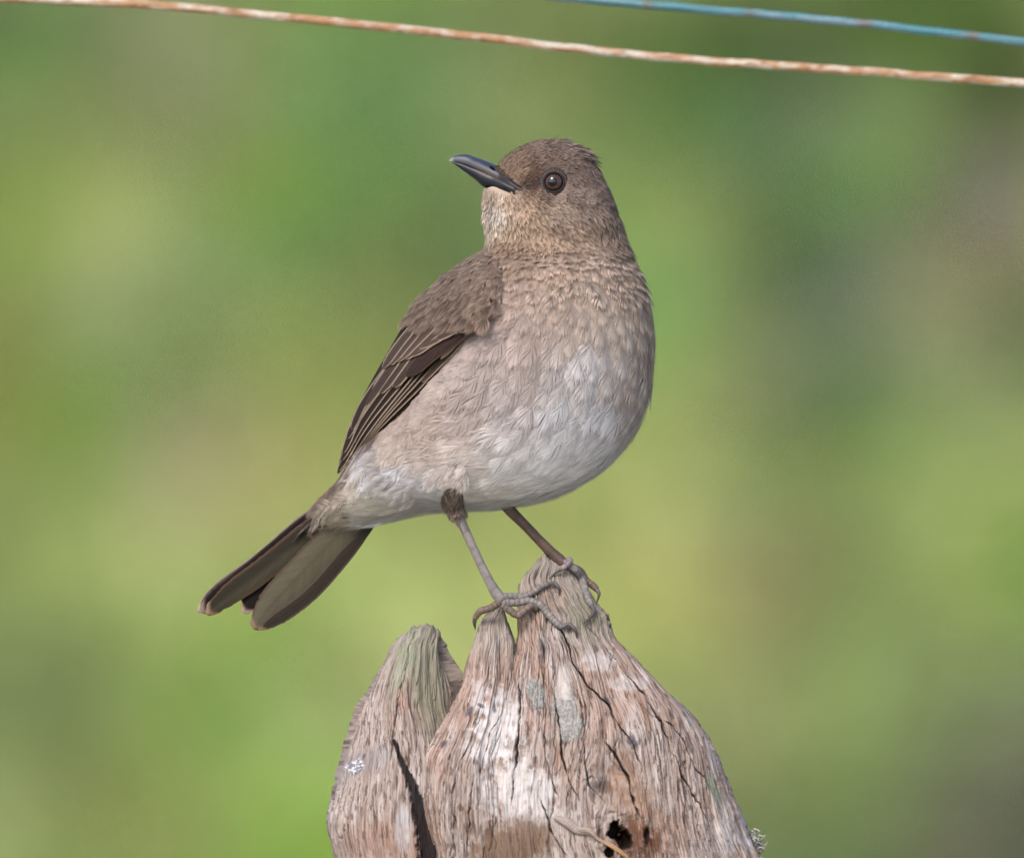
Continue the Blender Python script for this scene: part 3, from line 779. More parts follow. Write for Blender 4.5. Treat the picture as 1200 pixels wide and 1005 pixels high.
def scatter(n_try, spacing_fn, seed, accept):
    """points on the body with a minimum spacing"""
    r = np.random.default_rng(seed)
    u = r.uniform(0.5, UMAX - .5, n_try); th = r.uniform(0, 2 * np.pi, n_try)
    P, N = S_frame(u, th)
    # area weighting
    Pu = np.linalg.norm(S(u + .5, th) - S(u - .5, th), axis=1); Pt = np.linalg.norm(S(u, th + .01) - S(u, th - .01), axis=1) * 50
    wgt = Pu * Pt
    k = (r.uniform(0, wgt.max() * .7, n_try) < wgt) & accept(P, N)
    u, th, P, N = u[k], th[k], P[k], N[k]
    sp = spacing_fn(P)
    cell = 4.0; grid = {}; keep = []
    Pl = P.tolist(); spl = sp.tolist()
    for i, p in enumerate(Pl):
        s = spl[i]; c = (int(p[0] // cell), int(p[1] // cell), int(p[2] // cell)); R = int(s // cell) + 1; ok = True
        s2 = s * s
        for dx in range(-R, R + 1):
            for dy in range(-R, R + 1):
                for dz in range(-R, R + 1):
                    for q in grid.get((c[0] + dx, c[1] + dy, c[2] + dz), ()):
                        if (p[0] - q[0]) ** 2 + (p[1] - q[1]) ** 2 + (p[2] - q[2]) ** 2 < s2: ok = False; break
                    if not ok: break
                if not ok: break
            if not ok: break
        if ok: grid.setdefault(c, []).append(p); keep.append(i)
    keep = np.array(keep)
    return u[keep], th[keep], P[keep], N[keep]

EYE = (649, 213.5)
def in_poly(px, pz, poly):
    poly = np.asarray(poly, float); res = np.zeros(px.shape, bool); j = len(poly) - 1
    for i in range(len(poly)):
        xi, zi = poly[i]; xj, zj = poly[j]
        if zi != zj:
            res ^= ((zi > pz) != (zj > pz)) & (px < (xj - xi) * (pz - zi) / (zj - zi) + xi)
        j = i
    return res
GAPE = [(560,180),(583,192),(598,209),(613,220),(610,223),(600,222),(595,228),(588,226),(576,220),(560,221)]
WINGP = [(571,291),(583,325),(583,345),(572,366),(547,392),(525,416),(500,444),(464,488),(438,508),(400,550),(380,560),(380,480),(430,400),(500,320),(545,292)]

def tangent(P, N, F):
    T = F - (F * N).sum(1, keepdims=True) * N
    ln = np.linalg.norm(T, axis=1, keepdims=True)
    return T / (ln + 1e-9)
def curvs(u, th, P, N, T, L):
    """normal curvature along and across, by probing the surface"""
    e = .6
    Pu = (S(u + e, th) - S(u - e, th)) / (2 * e); Pt = (S(u, th + .02) - S(u, th - .02)) / .04
    B = np.cross(N, T)
    def k(D):
        a11 = (Pu * Pu).sum(1); a12 = (Pu * Pt).sum(1); a22 = (Pt * Pt).sum(1); b1 = (Pu * D).sum(1); b2 = (Pt * D).sum(1)
        det = a11 * a22 - a12 ** 2 + 1e-6
        du = (a22 * b1 - a12 * b2) / det; dt = (a11 * b2 - a12 * b1) / det
        h = 6.0
        u2 = np.clip(u + du * h, .5, UMAX - .5); t2 = th + dt * h
        _, N2 = S_frame(u2, t2)
        return np.clip(((N2 - N) * D).sum(1) / h, 0.0, .035)
    return k(T), k(B)

def rnd_rot(T, N, ang):
    B = np.cross(N, T)
    return T * np.cos(ang)[:, None] + B * np.sin(ang)[:, None]

def build_plumage():
    # --- body contour feathers
    def sp_body(P):
        z = P[:, 2]
        s = np.interp(z, [275, 300, 350, 420, 520, 600], [6.5, 9, 12.5, 15, 15.5, 11.0])
        return s * np.where(P[:, 1] > 25, 1.35, 1.0)
    acc = lambda P, N: (P[:, 2] > 279) & ~((P[:, 1] < 20) & in_poly(P[:, 0] + 10, P[:, 2] - 8, WINGP) & in_poly(P[:, 0] + 18, P[:, 2], WINGP))
    u, th, P, N = scatter(60000, sp_body, 5, acc)
    T = tangent(P, N, flow(P)); n = len(P)
    r = np.random.default_rng(55)
    T = rnd_rot(T, N, r.normal(0, .10, n))
    T = tangent(P, N, T)
    L = np.interp(P[:, 2], [275, 300, 350, 420, 520, 600], [17, 24, 32, 40, 46, 34]) * r.uniform(.85, 1.18, n)
    Wd = L * r.uniform(.32, .42, n)
    kT, kB = curvs(u, th, P, N, T, L)
    tipP = P + T * (L * .7)[:, None]
    c = body_col(tipP)
    # mottling: feathers differ
    c = c * (1 + .10 * (vnoise(P[:, 0] / 12, P[:, 2] / 16, 3) - .5))[:, None]
    ruff = smooth(330, 285, P[:, 2])
    order = dict(lift0=1.2, nb=37, seed=9, edge=1.12, core=.93, root=.74, jag=.09, con=np.interp(P[:, 2], [290, 400, 480, 540], [1.0, .75, .4, .2]), cup=np.interp(P[:, 2], [330, 430, 520], [.30, .22, .10]))
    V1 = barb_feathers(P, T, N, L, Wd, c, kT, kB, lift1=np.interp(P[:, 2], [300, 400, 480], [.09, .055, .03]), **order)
    # --- ruffled collar where neck turns over breast
    acc2 = lambda P, N: (P[:, 2] > 282) & (P[:, 2] < 345) & (P[:, 1] < 30) & (P[:, 0] > 585)
    u, th, P, N = scatter(16000, lambda P: np.full(len(P), 10.5), 15, acc2)
    T = tangent(P, N, flow(P)); n = len(P); T = tangent(P, N, rnd_rot(T, N, r.normal(0, .12, n)))
    L = np.interp(P[:, 2], [282, 345], [14, 20]) * r.uniform(.8, 1.2, n); kT, kB = curvs(u, th, P, N, T, L)
    c = body_col(P + T * 8) * 1.06
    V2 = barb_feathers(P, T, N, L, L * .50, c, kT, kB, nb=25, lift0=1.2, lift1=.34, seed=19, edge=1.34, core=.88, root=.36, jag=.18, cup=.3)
    # --- head
    def acc3(P, N):
        de = np.hypot(P[:, 0] - EYE[0], P[:, 2] - EYE[1])
        front = P[:, 1] < 0
        return (P[:, 2] < 292) & ~(front & (de < 15.5)) & ~in_poly(P[:, 0], P[:, 2], GAPE)
    def sp_head(P):
        de = np.hypot(P[:, 0] - EYE[0], P[:, 2] - EYE[1])
        s = np.interp(P[:, 2], [165, 230, 250, 290], [3.0, 3.2, 4.4, 5.6])
        return np.where(P[:, 1] > 15, s * 1.7, np.where(de < 24, 2.3, s))
    u, th, P, N = scatter(120000, sp_head, 6, acc3)
    T = tangent(P, N, flow(P)); n = len(P)
    T = tangent(P, N, rnd_rot(T, N, r.normal(0, .14, n)))
    de = np.hypot(P[:, 0] - EYE[0], P[:, 2] - EYE[1])
    L = np.interp(P[:, 2], [165, 200, 240, 268, 290], [10.5, 9.5, 13, 19, 17]) * r.uniform(.75, 1.3, n)
    L = np.where((de < 24) & (P[:, 1] < 0), L * .6, L)
    L = np.where((P[:, 0] < 612) & (P[:, 2] < 225), L * .62, L)
    tuft = np.exp(-((P[:, 0] - 676) / 26) ** 2 - ((P[:, 2] - 176) / 16) ** 2) * (r.uniform(0, 1, n) < .5)
    L = L * (1 + .9 * tuft)
    clump = vnoise(P[:, 0] / 7, P[:, 2] / 7, 12)
    kT, kB = curvs(u, th, P, N, T, L)
    c = body_col(P + T * 3) * (.78 + .46 * clump)[:, None]
    # dark shaft streaks and pale streaks at random
    st = r.uniform(0, 1, n)[:, None]
    c = np.where(st < .08, c * .82, np.where(st > .88, c * 1.14, c))
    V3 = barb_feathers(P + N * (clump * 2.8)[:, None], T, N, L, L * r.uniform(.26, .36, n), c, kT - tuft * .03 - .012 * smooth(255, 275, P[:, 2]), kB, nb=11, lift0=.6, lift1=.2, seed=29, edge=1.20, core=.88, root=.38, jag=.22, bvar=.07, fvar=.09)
    for nm, (V, F, C), nb in (('breast_plumage', V1, 19), ('collar_plumage', V2, 17), ('head_plumage', V3, 9)):
        o = link(nm, mesh_data(nm, BW(V), F, C, M_feather, False), bird, kind='stuff')
    return
build_plumage()

def strands(P0, D, N, L, w, c, seed, droop=.15, name='down', parent=None, mat=None):
    r = np.random.default_rng(seed); n = len(P0)
    D = D / (np.linalg.norm(D, axis=1, keepdims=True) + 1e-9)
    side = np.cross(N, D); side /= np.linalg.norm(side, axis=1, keepdims=True) + 1e-9
    q = np.array([0, .5, 1.0]); pts = []
    bend = r.normal(0, .12, n)
    for k, (a, ww) in enumerate(((0, 1), (.5, .8), (1, 0))):
        c0 = P0 + D * (L * a)[:, None] + side * (L * bend * a * a)[:, None] - N * (L * droop * a * a)[:, None]
        if ww: pts += [c0 - side * (w * ww)[:, None], c0 + side * (w * ww)[:, None]]
        else: pts += [c0]
    V = np.stack(pts, 1).reshape(-1, 3); i = np.arange(n)[:, None] * 5
    F = [i + np.array([[0, 1, 3, 2]]), i + np.array([[2, 3, 4]])]
    return V, F, np.repeat(c, 5, 0)

def build_down():
    r = np.random.default_rng(91)
    n = 26000
    u = r.uniform(1, UMAX - 1, n); th = r.uniform(np.pi * .9, 2.1 * np.pi, n)
    P, N = S_frame(u, th)
    de = np.hypot(P[:, 0] - EYE[0], P[:, 2] - EYE[1])
    keep = ~in_poly(P[:, 0], P[:, 2], GAPE) & (de > 17) & ~(in_poly(P[:, 0] + 6, P[:, 2] - 4, WINGP))
    keep &= ~((P[:, 2] > 300) & (r.uniform(0, 1, n) < .90) & (N[:, 1] < -.35))
    P, N = P[keep], N[keep]; n = len(P)
    T = tangent(P, N, flow(P)); T = rnd_rot(T, N, r.normal(0, .3, n))
    D = T + N * np.clip(r.normal(.10, .10, n), 0, .4)[:, None]
    L = np.interp(P[:, 2], [165, 240, 290, 400, 600], [6, 10, 12, 15, 18]) * r.uniform(.6, 1.3, n)
    w = np.full(n, .32)
    c = body_col(P + T * 4) * r.uniform(.85, 1.3, n)[:, None]
    lift = np.interp(P[:, 2], [165, 290, 400, 600], [1.2, 2.2, 2.8, 3.2])
    V, F, C = strands(P + N * lift[:, None], D, N, L, w, np.clip(c, 0, .85), 4)
    # loose barb ends along every edge of the body
    q = r.integers(0, n, 9000); ed = np.abs(N[q, 1]) < .45; q = q[ed]
    De = T[q] + N[q] * r.uniform(.25, .7, len(q))[:, None]
    Ve, Fe, Ce = strands(P[q] + N[q] * 1.5, De, N[q], L[q] * r.uniform(.5, .9, len(q)), np.full(len(q), .26), np.clip(body_col(P[q]) * r.uniform(.9, 1.3, len(q))[:, None], 0, .9), 14)
    # stiff bristles over the base of the bill
    mb = 90; tb = r.uniform(0, 1, mb)
    Pb = np.stack([584 + 16 * tb + r.normal(0, 1, mb), -14 - 14 * tb + r.normal(0, 2, mb), 194 + 16 * tb + r.normal(0, 1, mb)], -1)
    Db = np.stack([-np.ones(mb), r.uniform(-.4, 0, mb), r.uniform(-.1, .6, mb)], -1)
    Vb, Fb, Cb = strands(Pb, Db, np.tile([[0., -1., 0.]], (mb, 1)), r.uniform(4, 8, mb), np.full(mb, .35), np.tile(lin((112, 92, 78)), (mb, 1)) * r.uniform(.5, 1.3, (mb, 1)), 15)
    # throat bristles
    m = 700
    x = r.uniform(566, 580, m); z = r.uniform(222, 285, m)
    P2 = np.stack([np.interp(z, [222, 240, 260, 290], [568, 569, 570, 572]) + r.uniform(-1, 10, m), -10 + r.normal(0, 14, m), z], -1)
    D2 = np.stack([r.uniform(-.65, -.15, m), r.uniform(-.4, .1, m), r.uniform(.6, 1, m)], -1)
    N2 = np.tile(np.array([[-1., -.3, 0]]), (m, 1)) / 1.044
    c2 = body_col(P2) * r.uniform(.9, 1.25, m)[:, None]
    V2, F2, C2 = strands(P2, D2, N2, r.uniform(6, 13, m), np.full(m, .3), np.clip(c2, 0, .85), 5)
    sets = [(V, F, C), (V2, F2, C2), (Ve, Fe, Ce), (Vb, Fb, Cb)]
    off = np.cumsum([0] + [len(a[0]) for a in sets])
    V = np.vstack([a[0] for a in sets]); F = [np.vstack([a[1][k] + off[i] for i, a in enumerate(sets)]) for k in (0, 1)]; C = np.vstack([a[2] for a in sets])
    link('down_feathers', mesh_data('down_feathers', BW(V), F, C, M_feather, False), bird, kind='stuff')
build_down()

# ------------------------------------------------------------------ long feathers (wing, tail)
def blade(name, pts, width, yfn, parent, c_core, c_edge, lay=0.0, tilt=0.0, na=110, nb=17, ew=.80, tipround=.22, wl=1.0, wr=1.0, basew=.35, c_tip=None, seed=0, camber=1.2, streak=.12, bstr=.26, shaft=None, dark_side=None):
    p = spline(pts, na)
    T = np.gradient(p, axis=0); T /= np.linalg.norm(T, axis=1, keepdims=True)
    Nn = np.stack([-T[:, 1], T[:, 0]], -1)
    s = np.linspace(0, 1, na)
    w = width * (basew + (1 - basew) * smooth(0, .35, s))
    k = np.clip((s - (1 - tipround)) / tipround, 0, 1)
    w = w * np.sqrt(np.clip(1 - k ** 2.2, 0.0, 1)) + .15
    t = np.linspace(-1, 1, nb)
    t = np.sign(t) * np.abs(t) ** .8
    ww = np.where(t < 0, wl, wr)[None] * w[:, None] * t[None]
    jag = 1 + (fbm(s[:, None] * 60, (t > 0)[None] * 7.0, seed + 5, 2) - .5) * (.07 + .30 * smooth(.75, 1, s[:, None])) * np.abs(t)[None] ** 3
    ww = ww * jag
    X = p[:, 0:1] + Nn[:, 0:1] * ww; Z = p[:, 1:2] + Nn[:, 1:2] * ww
    # barbs sweep forward towards the tip
    Y = yfn(X, Z) - lay - camber * (1 - t[None] ** 2) + tilt * t[None] * (w[:, None] / width)
    V = np.stack([X, Y, Z], -1).reshape(-1, 3)
    e = smooth(ew - .12, ew + .05, np.abs(t))[None] * np.ones((na, 1))
    if dark_side is not None:
        ds = smooth(.0, .25, t * dark_side)[None] * np.ones((na, 1))
    n = fbm((s[:, None] * 30 - np.abs(t)[None] * 4), t[None] * 1.5, seed, 3) - .5
    bs = vnoise(s[:, None] * 75 - np.abs(t)[None] * 14, (t > 0)[None] * 9.0 + 0 * s[:, None], seed + 9) - .5
    C = c_core * (1 + streak * 2 * n + bstr * bs)[..., None]
    if dark_side is not None: C = C * (1 - .45 * ds[..., None])
    e = e[..., None] * smooth(.03, .3, s)[:, None, None]
    C = C * (1 - e) + c_edge * e
    if c_tip is not None:
        tp = smooth(.955, .99, s[:, None] + .03 * t[None] ** 2)[..., None]
        C = C * (1 - tp) + c_tip * tp
    sh = np.exp(-(t / .07) ** 2)[None, :, None] * (.7 if shaft is not None else .35)
    C = C * (1 - sh) + (shaft if shaft is not None else c_core * .55) * sh
    # thin: a second sheet just behind
    V2 = V.copy(); V2[:, 1] += .5
    F = np.vstack([grid_faces(na, nb), grid_faces(na, nb)[:, ::-1] + na * nb])
    return link(name, mesh_data(name, BW(np.vstack([V, V2])), F, np.vstack([C.reshape(-1, 3)] * 2), M_vane), parent)

def z2(x, y): return (380 + x / 3.5875, 280 + y / 3.5875)
# wing surface
WL = [z2(*p) for p in ((684,36),(560,110),(470,180),(400,250),(340,340),(285,435),(245,505),(200,585),(160,660),(130,725),(110,780),(85,845),(72,890),(52,985))]
WR = [z2(*p) for p in ((720,60),(735,150),(728,230),(690,320),(600,395),(540,465),(480,530),(430,585),(360,670),(300,740),(250,785),(190,835),(130,895),(60,988))]
WLs, WRs = spline(WL, 300), spline(WR, 300)
def wing_pos(v, a):
    i = np.clip(v * 299, 0, 299); xs = np.arange(300)
    L = np.stack([np.interp(i, xs, WLs[:, 0]), np.interp(i, xs, WLs[:, 1])], -1)
    R = np.stack([np.interp(i, xs, WRs[:, 0]), np.interp(i, xs, WRs[:, 1])], -1)
    a_ = np.asarray(a)[..., None]
    q = L * (1 - a_) + R * a_
    yr = sample(body_map, R[..., 0], R[..., 1]) - np.interp(v, [0, .15, .6, 1], [1.5, 6, 7, 5])
    yl = np.interp(v, [0, .3, .7, 1], [-22, -8, 6, 26])
    ab = np.asarray(a)
    s_ = 1 - (1 - np.clip(ab, 0, 1)) ** 1.9
    y = yl * (1 - s_) + yr * s_
    return np.stack([q[..., 0], y, q[..., 1]], -1)
vv, aa = np.meshgrid(np.linspace(0, 1, 700), np.linspace(0, 1, 400))
wing_map, wing_in = depth_map(wing_pos(vv.ravel(), aa.ravel()), 40, 4)
wy = lambda X, Z: sample(wing_map, X, Z)

wing_bm_v, wing_bm_a = np.meshgrid(np.linspace(0.0, .985, 90), np.linspace(0.02, .98, 24), indexing='ij')
wp = wing_pos(wing_bm_v.ravel(), wing_bm_a.ravel()); wp2 = wp.copy(); wp2[:, 1] = wp2[:, 1] + 5
nW = 90 * 24
Fw = np.vstack([grid_faces(90, 24), grid_faces(90, 24)[:, ::-1] + nW])
wt = smooth(375, 350, np.r_[wp[:, 2], wp[:, 2]])[:, None]
wing_cols = lin((52, 42, 38)) * (1 - wt) + lin((128, 109, 97)) * wt
wing = link('wing', mesh_data('wing', BW(np.vstack([wp + [0, 2.5, 0], wp2])), Fw, wing_cols, M_vane), bird)

DK, MD, LT = lin((56, 45, 38)), lin((92, 76, 66)), lin((122, 104, 92))
EDG = lin((160, 140, 122)); EDG2 = lin((140, 120, 108))
def wf(name, pts, w, lay, core=DK, edge=EDG, **k):
    return blade(name, [z2(*p) for p in pts], w / 3.5875, wy, wing, core, edge, lay, **k)
# primaries and secondaries (outermost first, lying deepest)
flight = [
 ([(520,500),(400,640),(270,770),(195,822)], 15, 1.0), ([(520,480),(400,610),(250,760),(150,865)], 16, 1.8), ([(510,470),(380,600),(230,765),(105,925)], 16, 2.6),
 ([(500,450),(350,610),(200,790),(72,965)], 16, 3.4), ([(490,430),(330,610),(180,800),(55,985)], 16, 4.2), ([(470,420),(310,610),(165,790),(58,975)], 15, 5.0),
 ([(460,400),(300,580),(160,770),(70,930)], 15, 5.8), ([(440,390),(290,560),(150,740),(78,900)], 15, 6.6), ([(430,360),(270,560),(150,730),(95,840)], 15, 7.4), ([(420,340),(270,540),(165,690),(115,800)], 16, 8.2)]
for i, (p, w, lay) in enumerate(flight):
    wf('flight_feather', p, w, lay, core=DK * (0.42 + .06 * i), edge=EDG if i % 3 else EDG * .85, seed=i, tilt=1.5, camber=.5, ew=.72, tipround=.12)
for i, (p, w, lay) in enumerate([([(600,395),(520,480),(440,560),(405,600)], 20, 3.0), ([(440,330),(330,470),(240,600),(172,700)], 20, 9.0), ([(470,330),(370,460),(290,570),(232,650)], 21, 9.8), ([(500,340),(410,460),(340,560),(290,625)], 20, 10.6)]):
    wf('tertial_feather', p, w, lay, core=MD * .62, edge=EDG, seed=20 + i, tilt=1.2, camber=.8, ew=.78, tipround=.2)
wf('alula_feather', [(640,345),(560,400),(450,480),(345,578)], 33, 11.5, core=lin((60, 46, 42)), edge=lin((88, 72, 64)), seed=40, camber=2.2, ew=.9, tipround=.35)
wf('alula_feather', [(630,335),(540,385),(460,430),(400,470)], 17, 12.8, core=lin((78, 64, 60)), edge=lin((190, 178, 172)), seed=41, camber=1.0, ew=.8)
wf('covert_feather', [(700,310),(620,375),(540,450),(490,505)], 11, 9, core=lin((118, 98, 82)), edge=lin((150, 126, 104)), seed=42, camber=1.0)
gc = [([(480,250),(400,340),(310,450),(246,543)], 18), ([(500,270),(425,350),(340,450),(275,530)], 18), ([(520,290),(450,370),(370,450),(305,515)], 18), ([(545,300),(480,380),(400,450),(335,505)], 18),
      ([(570,310),(510,380),(430,445),(365,490)], 18), ([(600,310),(545,370),(470,420),(395,455)], 18), ([(630,310),(590,350),(540,385),(470,420)], 16), ([(660,300),(640,335),(610,360),(565,388)], 17)]
for i, (p, w) in enumerate(gc):
    wf('covert_feather', p, w, 13.5 + i * .5, core=MD * (.78 + .06 * (i % 3)), edge=EDG * .95, seed=60 + i, tilt=1.6, camber=1.0, ew=.76, tipround=.22)
mc = [((455,200),(395,330)), ((490,210),(430,345)), ((525,225),(470,352)), ((560,235),(515,355)), ((600,245),(560,352)), ((640,255),(605,345)), ((675,255),(645,330)), ((440,190),(370,300))]
for i, (a, b) in enumerate(mc[:0]):
    m = ((a[0] + b[0]) / 2 + 6, (a[1] + b[1]) / 2 + 2)
    wf('covert_feather', [a, m, (b[0] + (i * 7 % 5) * 4 - 8, b[1] + (i * 5 % 7) * 3 - 6)], 22 + (i * 3 % 4) * 3, 15 + .5 * i, core=LT * (.86 + .05 * (i % 3)), edge=LT * 1.35, seed=80 + i, tilt=1.3, camber=1.2, ew=.88, tipround=.45, basew=.6)

def build_scapulars():
    r = np.random.default_rng(12)
    n = 5200
    v = r.uniform(0, .40, n); a = r.uniform(0.0, 1, n)
    P = wing_pos(v, a)
    lim = P[:, 2] < 280 + (330 - 0.0 * P[:, 0]) / 3.5875 - (0)            # above the median coverts
    zz = (P[:, 2] - 280) * 3.5875; xx = (P[:, 0] - 380) * 3.5875
    keep = (zz < 330 + (xx - 700) * .05 + 10 * np.sin(xx / 17.0))
    v, a, P = v[keep], a[keep], P[keep]
    # thin out by spacing
    kept = []; zz_ = (P[:, 2] - 280) * 3.5875
    for i in range(len(P)):
        if all((P[i, 0] - P[j, 0]) ** 2 + (P[i, 2] - P[j, 2]) ** 2 + (P[i, 1] - P[j, 1]) ** 2 > (30 if zz_[i] < 150 else 40 if zz_[i] < 215 else 66) for j in kept[-4000:]): kept.append(i)
    k = np.array(kept); v, a, P = v[k], a[k], P[k]; n = len(P)
    e = .01
    Pv = wing_pos(np.clip(v + e, 0, 1), a) - wing_pos(np.clip(v - e, 0, 1), a); Pa = wing_pos(v, np.clip(a + e, 0, 1)) - wing_pos(v, np.clip(a - e, 0, 1))
    N = np.cross(Pa, Pv); N /= np.linalg.norm(N, axis=1, keepdims=True) + 1e-9
    N *= -np.sign(N[:, 1:2] + 1e-9)
    xx = (P[:, 0] - 380) * 3.5875; zz = (P[:, 2] - 280) * 3.5875
    F = np.stack([-np.interp(xx, [400, 560, 720], [.8, .75, .35]), np.zeros(n), np.ones(n)], -1)
    T = tangent(P, N, F); T = tangent(P, N, rnd_rot(T, N, r.normal(0, .15, n)))
    L = np.interp(zz, [60, 180, 320], [14, 19, 31]) * r.uniform(.85, 1.15, n)
    t = smooth(120, 700, xx * .5 + zz)[:, None]
    c = lin((160, 142, 127)) * (1 - t) + lin((130, 111, 98)) * t
    sh = smooth(700, 560, xx)[:, None]; c = c * (.92 * sh + 1.12 * (1 - sh))
    z = np.full(n, .004)
    up = np.interp(zz, [40, 150, 320], [2, 8, 22])
    # keep them lying close: lift grows towards the coverts they cover
    c = c * r.uniform(.85, 1.15, (n, 1))
    V, F_, C = barb_feathers(P - np.array([[0, 1., 0]]) * (up * .75)[:, None], T, N, L, L * .34, c, z, z * 3, nb=21, lift0=1.0, lift1=.10, seed=33, edge=1.5, core=.84, root=.66, jag=.05, edge_w=.95, cup=.14, fvar=.08, con=np.interp(zz, [150, 260], [.8, 1.35]))
    link('shoulder_plumage', mesh_data('shoulder_plumage', BW(V), F_, C, M_feather, False), wing, kind='stuff')
build_scapulars()

# ------------------------------------------------------------------ tail
def z4(x, y): return (220 + x / 4, 520 + y / 4)
tail = bpy.data.objects.new('tail', None); col.objects.link(tail); tail.parent = bird
ty = lambda X, Z: 40 + (420 - X) * .16 + (Z - 640) * .03
OL = lin((84, 78, 62)); OLD = lin((58, 50, 42)); TIPC = lin((146, 118, 96)); PALE = lin((140, 124, 112))
def tf(pts, w, lay, core, edge, **k):
    return blade('tail_feather', [z4(*p) for p in pts], w / 4, ty, tail, core * .6, edge * .75, lay, na=140, nb=21, bstr=.14, **k)
tf([(780,200),(560,345),(330,540),(130,690),(48,788)], 52, -8, lin((104, 90, 82)), lin((164, 146, 134)), seed=1, tipround=.16, wl=.8, wr=.55, c_tip=lin((176, 156, 142)), ew=.82)
tf([(780,215),(570,370),(330,570),(130,730),(62,790)], 46, -5, lin((36, 31, 30)), lin((70, 58, 52)), seed=2, tipround=.16, c_tip=PALE, ew=.9)
tf([(800,230),(600,400),(430,560),(320,700),(262,795)], 50, -3, lin((46, 40, 36)), lin((80, 64, 54)), seed=3, tipround=.2, c_tip=lin((170, 148, 132)), ew=.9)
tf([(790,235),(560,430),(340,610),(180,725),(88,800)], 64, 0, OL, lin((96, 74, 58)), seed=4, tipround=.30, c_tip=TIPC, ew=.86, camber=3, tilt=3, wl=.75, wr=1.0, dark_side=1)
tf([(850,260),(700,430),(500,640),(380,770),(308,868)], 84, 4, lin((122, 115, 94)), lin((96, 80, 68)), seed=5, tipround=.36, c_tip=TIPC, ew=.88, camber=4, tilt=-2, wl=1.0, wr=.95, basew=.6)
tf([(905,330),(740,520),(590,690),(450,800),(330,868)], 34, 5.5, lin((70, 62, 52)), lin((98, 86, 78)), seed=6, tipround=.25, c_tip=TIPC, ew=.8, camber=1)

# under-tail and upper-tail coverts, thigh tufts: soft feathers
def coverts():
    r = np.random.default_rng(77)
    P, T, N, L, Wd, C, lf = [], [], [], [], [], [], []
    def add(x, z, y, dx, dz, L_, w_, c, dy=0.0, nrm=(0, -1, 0)):
        t = np.array([dx, dy, dz], float); t /= np.linalg.norm(t)
        nn = np.array(nrm, float); nn = nn - (nn @ t) * t; nn /= np.linalg.norm(nn)
        P.append((x, y, z)); T.append(t); N.append(nn); L.append(L_); Wd.append(w_); C.append(c)
    for _ in range(420):                                # under-tail, pale
        a = r.uniform(0, 1); b = r.uniform(0, 1)
        x = (440 - 30 * a) * (1 - b) + (486 - 42 * a) * b; z = (556 + 36 * a) * (1 - b) + (592 + 15 * a) * b
        y = 8 + 22 * a - 10 * b * (1 - b) * 4 * .6
        add(x, z, y, -1, .72 - .42 * b, r.uniform(20, 33), r.uniform(8, 11), lin((240, 235, 226)) * 1.75 * r.uniform(.96, 1.04) * (1 - .25 * max(0, .3 - b)), .12)
    for _ in range(170):                                # upper-tail coverts / rump, brown
        a = r.uniform(0, 1); b = r.uniform(-1, 1)
        cx, cz = 418 - 42 * a, 550 + 40 * a
        x, z = cx + b * (-5), cz + b * 6
        y = 6 + 24 * a
        add(x, z, y + 10 + 3 * b, -1, .98, r.uniform(14, 24), r.uniform(5, 7), lin((138, 120, 110)) * r.uniform(.85, 1.12), .15)
    for _ in range(60):
        add(415 - r.uniform(0, 22), 588 + r.uniform(-9, 3), 22, -1, .75, r.uniform(14, 22), 5, lin((120, 100, 84)) * r.uniform(.8, 1.1), .1)
    for _ in range(46):                                 # loose tufts below the vent
        x = r.uniform(455, 500)
        add(x, 588 + (500 - x) * .13 + r.uniform(-3, 2), 10, -1, .35 + r.uniform(-.1, .25), r.uniform(14, 22), 6, lin((186, 170, 158)) * r.uniform(.9, 1.1), .05)
    P = np.array(P, float); T = np.array(T); N = np.array(N); L = np.array(L); Wd = np.array(Wd); C = np.array(C)
    z = np.full(len(P), .004)
    V, F, Cc = barb_feathers(P, T, N, L, Wd, C, z, z * 4, nb=19, lift0=.5, lift1=.06, seed=44, edge=1.06, core=.97, root=.9, jag=.05, bvar=.03, fvar=.03)
    link('tail_coverts', mesh_data('tail_coverts', BW(V), F, Cc, M_feather, False), tail, kind='stuff')
coverts()

